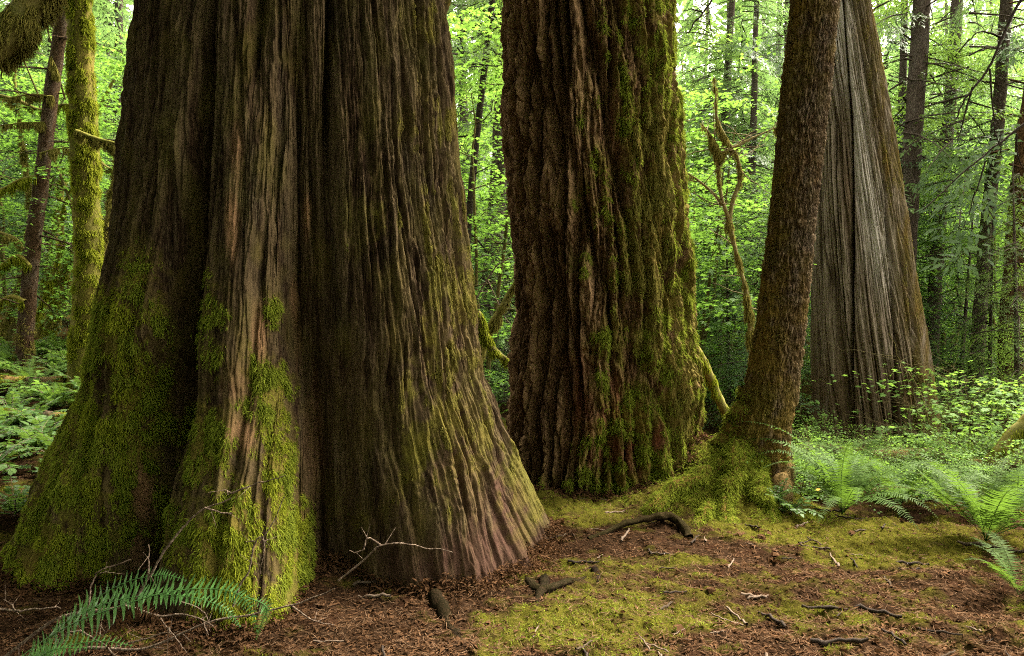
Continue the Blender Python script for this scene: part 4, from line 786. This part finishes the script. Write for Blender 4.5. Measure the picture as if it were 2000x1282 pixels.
for q in range(7):
    C, U = arch_curve(rr_.uniform(.75, 1.0), R(rr_.uniform(38, 76)), R(rr_.uniform(60, 115)), sideb=rr_.normal() * .15); v, f = frond_mesh(C, U, 48, .115, rr_, .125)
    FROND.append(hide_src(mesh('frond', v, f, M['fern'], smooth=False)))
FROND_D = []
for q in range(2):
    C, U = arch_curve(rr_.uniform(.5, .7), R(30), R(75), sideb=rr_.normal() * .3); v, f = frond_mesh(C, U, 36, .06, rr_, .10); FROND_D.append(hide_src(mesh('frond', v, f, M['dead'], smooth=False)))
def fern(label, P, n, sc, rs, group='sword ferns', dead=0, name='sword_fern', azr=(0, 2 * pi), tilt=0):
    root_ = thing(name, label, 'fern', P, group)
    for q in range(n + dead):
        me = FROND_D[rs.integers(2)] if q >= n else FROND[rs.integers(7)]
        c = bpy.data.objects.new('frond', me); COL.objects.link(c); c.parent = root_
        az = azr[0] + (azr[1] - azr[0]) * (q + rs.uniform(-.4, .4)) / n; s = sc * rs.uniform(.75, 1.1) ; c.scale = (s, s, s)
        c.rotation_euler = (R(rs.uniform(-12, 12)), R(rs.uniform(-14, 22) + tilt), az)
        if q >= n: c['label'] = 'brown withered frond'
    return root_
FERNS = [(1645, 1005, 20, 1.15, 3, 'wide sword fern in front of the pinkish log, arching over the bank'), (1925, 1058, 18, 1.1, 3, 'tall upright sword fern near the right edge'), (1990, 1165, 9, .62, 2, 'low sword fern cut by the right edge'),
         (1575, 925, 9, .8, 0, 'sword fern tucked against the right side of the leaning trunk'), (1560, 850, 8, .85, 0, 'sword fern behind the leaning trunk, left of the grey cedar'), (1730, 950, 8, .7, 0, 'smaller sword fern right behind the wide fern'), (1830, 950, 9, .7, 0, 'fern beside the moss topped log'),
         (1760, 985, 12, 1.0, 1, 'sprawling sword fern between the wide fern and the tall upright fern'), (1850, 1000, 11, .95, 1, 'sword fern behind the tall upright fern'), (1690, 935, 10, .9, 0, 'sword fern beneath the middle of the grey cedar'), (1610, 945, 10, .9, 0, 'sword fern right of the leaning tree, behind the yellow leaves'), (1990, 1010, 11, 1.0, 1, 'sword fern at the right edge below the moss topped log'), (1890, 925, 9, .9, 0, 'fern before the foot of the pale grey trunk'),
         (955, 830, 8, .8, 0, 'fern low in the gap between the giants'), (975, 745, 9, .9, 0, 'fern further back in the gap between the giants'), (1420, 800, 8, .9, 0, 'fern behind the left side of the leaning trunk'), (1980, 950, 9, .8, 0, 'pale fern beyond the leaning mossy limb'),
         (60, 760, 10, .8, 0, 'fern in front of the mossy log at the left'), (130, 800, 9, .75, 0, 'fern between the two logs on the left slope'), (5, 850, 9, .8, 0, 'fern below the lower yellow mossy log'), (20, 715, 9, .8, 0, 'fern on the slope by the left edge'), (100, 700, 9, .8, 0, 'fern at the foot of the thin brown trunk'), (210, 720, 8, .7, 0, 'fern right of the yellow mossy trunk'), (1800, 890, 8, .8, 0, 'fern at the right foot of the grey cedar'), (1600, 890, 9, .75, 0, 'fern at the left foot of the grey cedar')]
for p_, y_, n, s, dd, lab in FERNS: fern(lab, gp(p_, y_), n, s, rr_, dead=dd, tilt={1925: -8, 1645: -6}.get(p_, 0))
# the frond in the foreground
FO = gp(95, 1300); ff = thing('sword_fern', 'deep green fern arching over dead twigs at the foot of the cedar', 'fern', FO)
def fg_frond(pts, Y_, n, pl, mat='fern_deep', tilt=(0, -.75, .65), nm='frond', wid=.15, seed=3):
    C = smooth_path(px_path(pts, Y_), 60); U = np.tile(nrm(np.array(tilt)), (60, 1)); U = U - (U * nrm(np.gradient(C, axis=0))).sum(1, keepdims=True) * nrm(np.gradient(C, axis=0))
    v, f = frond_mesh(C, nrm(U), n, pl, np.random.default_rng(seed), wid, droop=.25, rach=.003); return mesh(nm, v - FO, f, M[mat], ff, smooth=False)
fg_frond([(20, 1300), (80, 1255), (150, 1215), (240, 1182), (330, 1156), (405, 1150), (458, 1158), (487, 1184), (503, 1238)], [3.0, 3.0, 2.98, 2.95, 2.93, 2.93, 2.93, 2.92, 2.9], 42, .092, wid=.19)
fg_frond([(40, 1310), (110, 1235), (180, 1175), (245, 1138), (300, 1125), (330, 1124), (365, 1135)], 3.2, 30, .07, seed=4, wid=.2)
fg_frond([(10, 1320), (60, 1285), (130, 1262), (200, 1252), (260, 1262)], 2.85, 24, .07, seed=5, wid=.2)
d_ = fg_frond([(190, 1300), (230, 1230), (262, 1190), (300, 1200), (330, 1240)], 3.05, 30, .06, 'dead', seed=6); d_['label'] = 'brown withered frond'
fg_frond([(60, 1290), (130, 1215), (210, 1178), (300, 1162), (380, 1168), (440, 1190), (470, 1225)], 3.04, 44, .075, seed=9, wid=.2, tilt=(.1, -.6, .8))
fg_frond([(30, 1330), (70, 1290), (110, 1268), (170, 1265)], 2.8, 22, .06, seed=10, wid=.2)
fg_frond([(480, 1165), (520, 1185), (512, 1215), (500, 1250)], 2.98, 22, .04, seed=7)

# ------------------------------------------------------------------ low plants and shrubs
def grape_proto(key, rs, n, L, mat):
    sb, lb = MB(), MB()
    for q in range(n):
        C, U = arch_curve(L * rs.uniform(.7, 1.1), R(rs.uniform(35, 80)), R(rs.uniform(50, 90)), 14, rs.normal() * .3); az = 2 * pi * (q + rs.random() * .6) / n; C, U = rot(C, az), rot(U, az)
        sb.add(*tube(C, np.linspace(.004, .0015, 14), 4)); k = 9; x = np.linspace(2, 12.7, k).astype(int); T = nrm(C[x] - C[x - 1]); Sd = np.cross(U[x], T)
        for e in (1, -1): lb.add(*leaves(T_OVAL, C[x], e * Sd + .35 * T - .15 * U[x], U[x] + .3 * rs.normal(size=(k, 3)), L * .19 * rs.uniform(.8, 1.2, k), 1.1))
        lb.add(*leaves(T_OVAL, C[-1:], T[-1:], U[-1:], np.array([L * .25]), 1.2))
    PROTO[key] = (hide_src(sb.build('stem', M['twig'])), hide_src(lb.build('leaves', M[mat], smooth=False)))
for q in range(3): grape_proto('low%d' % q, rr_, 11, .42, 'glossy' if q < 2 else 'herb')
def low(px_, py_, key, sc, label, name, cat, group):
    P = gp(px_, py_); root_ = thing(name, label, cat, P, group); root_.rotation_euler = (0, 0, rr_.uniform(0, 6.3)); root_.scale = (sc,) * 3
    for me, n_ in zip(PROTO[key], ('stem', 'leaves')):
        c = bpy.data.objects.new(n_, me); COL.objects.link(c); c.parent = root_
for q in range(58):
    low(rr_.uniform(-80, 250), 690 + 250 * rr_.random() ** 1.3, 'low%d' % rr_.integers(3), rr_.uniform(.5, 1.05), 'low glossy green plant on the slope left of the huge cedar', 'leafy_plant', 'plant', 'low plants on the left slope')
for q in range(90):
    low(rr_.uniform(1545, 2030), 890 + 90 * rr_.random(), ['low2', 'bush0', 'low2', 'bush2', 'low0'][rr_.integers(5)], rr_.uniform(.25, .48), 'low bright green plant among the logs in front of the grey cedar', 'leafy_plant', 'plant', 'low plants around the logs')
for p_, y_, k_, s_, lab in ((1838, 885, 'bush1', 1.05, 'leafy bush with pale green tiers against the right side of the grey cedar'), (1850, 905, 'bush0', 1.2, 'leafy bush in front of the pale grey trunk'), (1900, 915, 'bush2', .9, 'small bush at the foot of the pale grey trunk'), (1790, 890, 'bush2', .5, 'low bush covering the right foot of the grey cedar'),
                            (1690, 890, 'bush1', .35, 'yellow green seedling before the middle of the grey cedar'), (1985, 900, 'bush1', 1.0, 'bush behind the leaning mossy limb'), (1560, 800, 'bush0', 1.2, 'bush in the gap right of the leaning trunk'), (1400, 790, 'bush1', 1.2, 'bush right behind the furrowed fir'),
                            (1360, 800, 'bush0', 1.5, 'leafy bush pressed against the lower right side of the furrowed fir'), (1455, 770, 'bush2', 1.5, 'leafy bush filling the gap left of the leaning trunk'), (1410, 740, 'bush1', 1.7, 'tall dark bush deeper in the gap left of the leaning trunk'), (1350, 720, 'bush2', 1.7, 'tall pale bush further behind the furrowed fir'),
                            (950, 800, 'bush1', 1.0, 'yellow green bush low in the gap between the giants'), (985, 720, 'bush2', 1.3, 'bush deeper in the gap between the giants'), (1545, 1005, 'low0', .55, 'small glossy plant at the right foot of the leaning tree'), (1515, 985, 'low1', .45, 'tiny glossy plant against the leaning tree root'), (30, 1010, 'low1', .7, 'bluish low plant by the left toe of the huge cedar')):
    low(p_, y_, k_, s_, lab, 'small_bush', 'bush', None)

# ------------------------------------------------------------------ forest floor debris
rd = np.random.default_rng(91)
def floor_points(n, x0=-4.2, x1=5.5, y0=2.7, y1=10, near=1.2):
    y = y0 + (y1 - y0) * rd.random(n) ** 1.9; x = (y / 3.0) * rd.uniform(-1, 1, n) * 2.4; return x, y
def on_floor(x, y, up=.0): return np.stack([x, y, gs(x, y) + up], 1)
lb = MB(); x, y = floor_points(90000); k = rd.random(len(x)) > moss_at(x, y) * .85; x, y = x[k], y[k]; n = len(x); P = on_floor(x, y, .004); a = rd.uniform(0, 2 * pi, n)
lb.add(*leaves(T_NEEDLE * np.array([1, 1, 1]), P, np.stack([np.cos(a), np.sin(a), rd.normal(size=n) * .18], 1), np.array([0, 0, 1.0]) + .35 * rd.normal(size=(n, 3)), rd.uniform(.012, .05, n), .6))
x, y = floor_points(26000); k = rd.random(len(x)) > moss_at(x, y) * .8; x, y = x[k], y[k]; n = len(x); P = on_floor(x, y, .006); a = rd.uniform(0, 2 * pi, n)
lb.add(*leaves(T_OVAL * np.array([1, 1, 3]), P, np.stack([np.cos(a), np.sin(a), rd.normal(size=n) * .25], 1), np.array([0, 0, 1.0]) + .5 * rd.normal(size=(n, 3)), rd.uniform(.012, .045, n), .9))
n = 4000; th_ = rd.uniform(-95, 95, n); rb = fir_R(np.radians(th_), np.full(n, .03))[0]; off_ = np.abs(rd.normal(size=n)) * .10; ph_ = np.radians(th_) + FFACE
x = FXc + (rb + off_ - .02) * np.sin(ph_); y = FYc - (rb + off_ - .02) * np.cos(ph_); P = on_floor(x, y); P[:, 2] += .06 * np.exp(-off_ / .07) * rd.random(n); a = rd.uniform(0, 2 * pi, n)
lb.add(*leaves(T_OVAL * np.array([1, 1, 3]), P, np.stack([np.cos(a), np.sin(a), rd.normal(size=n) * .4], 1), np.array([0, 0, 1.0]) + .6 * rd.normal(size=(n, 3)), rd.uniform(.015, .05, n), .8))
n = 9000; dd_ = rd.uniform(-75, 75, n); rb = cedar_R(np.radians(dd_), np.full(n, .03))[0]; off_ = np.abs(rd.normal(size=n)) * .09; ph_ = np.radians(dd_) + FACE     # litter heaped in the folds of the cedar's foot
x = CX + (rb + off_ - .02) * np.sin(ph_); y = CY - (rb + off_ - .02) * np.cos(ph_); P = on_floor(x, y); P[:, 2] += .075 * np.exp(-off_ / .07) * rd.random(n); a = rd.uniform(0, 2 * pi, n)
lb.add(*leaves(T_OVAL * np.array([1, 1, 3]), P, np.stack([np.cos(a), np.sin(a), rd.normal(size=n) * .4], 1), np.array([0, 0, 1.0]) + .6 * rd.normal(size=(n, 3)), rd.uniform(.012, .045, n), .8))
tag(lb.build('leaf_litter', M['dead'], smooth=False), 'brown needles and leaf scraps strewn over the forest floor', 'leaf litter', kind='stuff')
x, y = floor_points(260000); k = rd.random(len(x)) < ss(.25, .8, moss_at(x, y)) * np.clip(.6 + 1.6 * fbm(x * 9, y * 9, 5, 2), 0, 1); x, y = x[k], y[k]; n = len(x); P = on_floor(x, y, -.003)
mb_m = np.clip(.5 + 1.2 * fbm(x * 1.7, y * 2.2, 9, 2) + .6 * np.exp(-((x - .15) / .5) ** 2 - ((y - 3.6) / .35) ** 2), 0, 1) > rd.random(n)
for sel, mt, nm, lab in ((mb_m, 'moss', 'ground_moss', 'green moss patches on the forest floor'), (~mb_m, 'moss_gold', 'ground_moss', 'olive and straw coloured moss patches on the forest floor')):
    v, f = strands(P[sel], nrm(np.array([0, 0, 1.0]) + .8 * rd.normal(size=(sel.sum(), 3))), rd.uniform(.010, .030, sel.sum()), rd.uniform(.003, .0065, sel.sum()), grav=.25, rs=rd); tag(mesh(nm, v, f, M[mt], smooth=False), lab, 'moss', kind='stuff')
x, y = floor_points(26000); n = len(x); P = on_floor(x, y, .008); a = rd.uniform(0, 2 * pi, n)
v, f = strands(P, np.stack([np.cos(a), np.sin(a), .05 + rd.normal(size=n) * .12], 1), rd.uniform(.02, .10, n) * rd.random(n) ** .5, rd.uniform(.0015, .0032, n), side=np.tile([[0, 0, 1.0]], (n, 1)) + .3 * rd.normal(size=(n, 3)), grav=.03, rs=rd)
tag(mesh('twig_litter', v, f, M['needle_litter'], smooth=False), 'fine dry twigs and needles scattered over the forest floor', 'twig litter', kind='stuff')
STK = []
for q in range(6):
    P = np.stack([np.linspace(-.5, .5, 9), .05 * np.cumsum(rd.normal(size=9)) * .4, .03 * rd.normal(size=9)], 1); v, f = tube(P, np.linspace(.045, .03, 9) * (1 + .2 * rd.normal(size=9)), 6, .2, q)
    STK.append([hide_src(mesh('stick', v, f, M[m_])) for m_ in ('twig', 'dark_twig', 'snag')])
STL = ('short brown stick lying on the forest floor', 'short black rotten stick lying on the forest floor', 'short bleached stick lying on the forest floor')
def stick(x, y, L, az, c, lab=None, q=None):
    o = bpy.data.objects.new('stick', STK[rd.integers(6) if q is None else q][c]); COL.objects.link(o); o.location = (x, y, float(gs(x, y)) + .012 * L / .2); sl = .0
    o.rotation_euler = (0, R(rd.uniform(-6, 6)), az); th = min(L, .25) * rd.uniform(.6, 1.1); o.scale = (L, th, th); tag(o, lab or STL[c], 'stick', 'sticks on the forest floor')
for px_, py_, L, az, c, lab in ((1295, 1085, .16, .05, 2, 'white peeled stick lying level in front of the mossy roots'), (1310, 1113, .14, -.1, 2, 'pale stick just below the white peeled stick'), (1085, 1055, .22, .7, 2, 'grey stick tilted beside the right toe of the huge cedar'), (1140, 1103, .2, -.1, 1, 'dark stick beside the worn root in the path'),
                                (1735, 1140, .16, 1.3, 2, 'whitish stick pointing away on the mossy bank'), (1715, 1200, .22, -.5, 1, 'dark stick at the lower right, broken at one end'), (1830, 1240, .22, -.6, 1, 'dark stick close to the bottom right corner'), (1640, 1262, .25, -.3, 1, 'dark stick at the bottom edge'), (1480, 1170, .18, -.2, 0, 'brown stick right of the moss patch'), (1780, 1105, .22, -.1, 1, 'dark twig lying across the mossy bank'), (1940, 1075, .4, -.5, 2, 'pale stick under the tall upright fern')):
    p = gp(px_, py_); stick(p[0], p[1], L, az, c, lab)
for q in range(110):
    y = 2.9 + 4.5 * rd.random() ** 1.5; x = y * rd.uniform(-.3, .75) + .1; c = [0, 0, 0, 1, 1, 2][rd.integers(6)]; stick(x, y, rd.uniform(.06, .24), rd.uniform(0, pi), c)
LF = []
for q in range(5):
    T = T_MAPLE * np.array([1, 1, rd.uniform(2, 6)]); T[:, 2] += .12 * rd.normal(size=len(T)); v, f = leaves(T, np.zeros((1, 3)), np.array([[1.0, 0, 0]]), np.array([[0, 0, 1.0]]), np.array([1.0])); LF.append(hide_src(mesh('dead_leaf', v, f, M['dead'], smooth=False)))
for q in range(60):
    if q < 26: p = gp(rd.uniform(1420, 1560), rd.uniform(1030, 1110))
    else:
        y = 2.9 + 3.8 * rd.random(); x = y * rd.uniform(-.62, .7); p = np.array([x, y, float(gs(x, y))])
    o = bpy.data.objects.new('dead_leaf', LF[rd.integers(5)]); COL.objects.link(o); o.location = p + np.array([0, 0, .012]); s = rd.uniform(.035, .075); o.scale = (s, s, s); o.rotation_euler = (R(rd.uniform(-25, 25)), R(rd.uniform(-25, 25)), rd.uniform(0, 6.3))
    tag(o, 'brown dead leaf beside the roots of the leaning tree' if q < 26 else 'brown dead leaf lying on the forest floor', 'leaf', 'fallen leaves')
for px_, py_, lab in ((1588, 982, 'yellow leaf at the left side of the wide sword fern'), (1600, 958, 'yellow leaf higher up, behind the wide sword fern'), (38, 822, 'yellow leaf on the plants at the left edge')):
    p = gp(px_, py_); v, f = leaves(T_OVAL, np.zeros((1, 3)), np.array([[1.0, .3, .2]]), np.array([[0, -.8, .6]]), np.array([.055])); o = mesh('yellow_leaf', v, f, M['yellow_leaf'], loc=p + np.array([0, -.05, .12])); tag(o, lab, 'leaf')
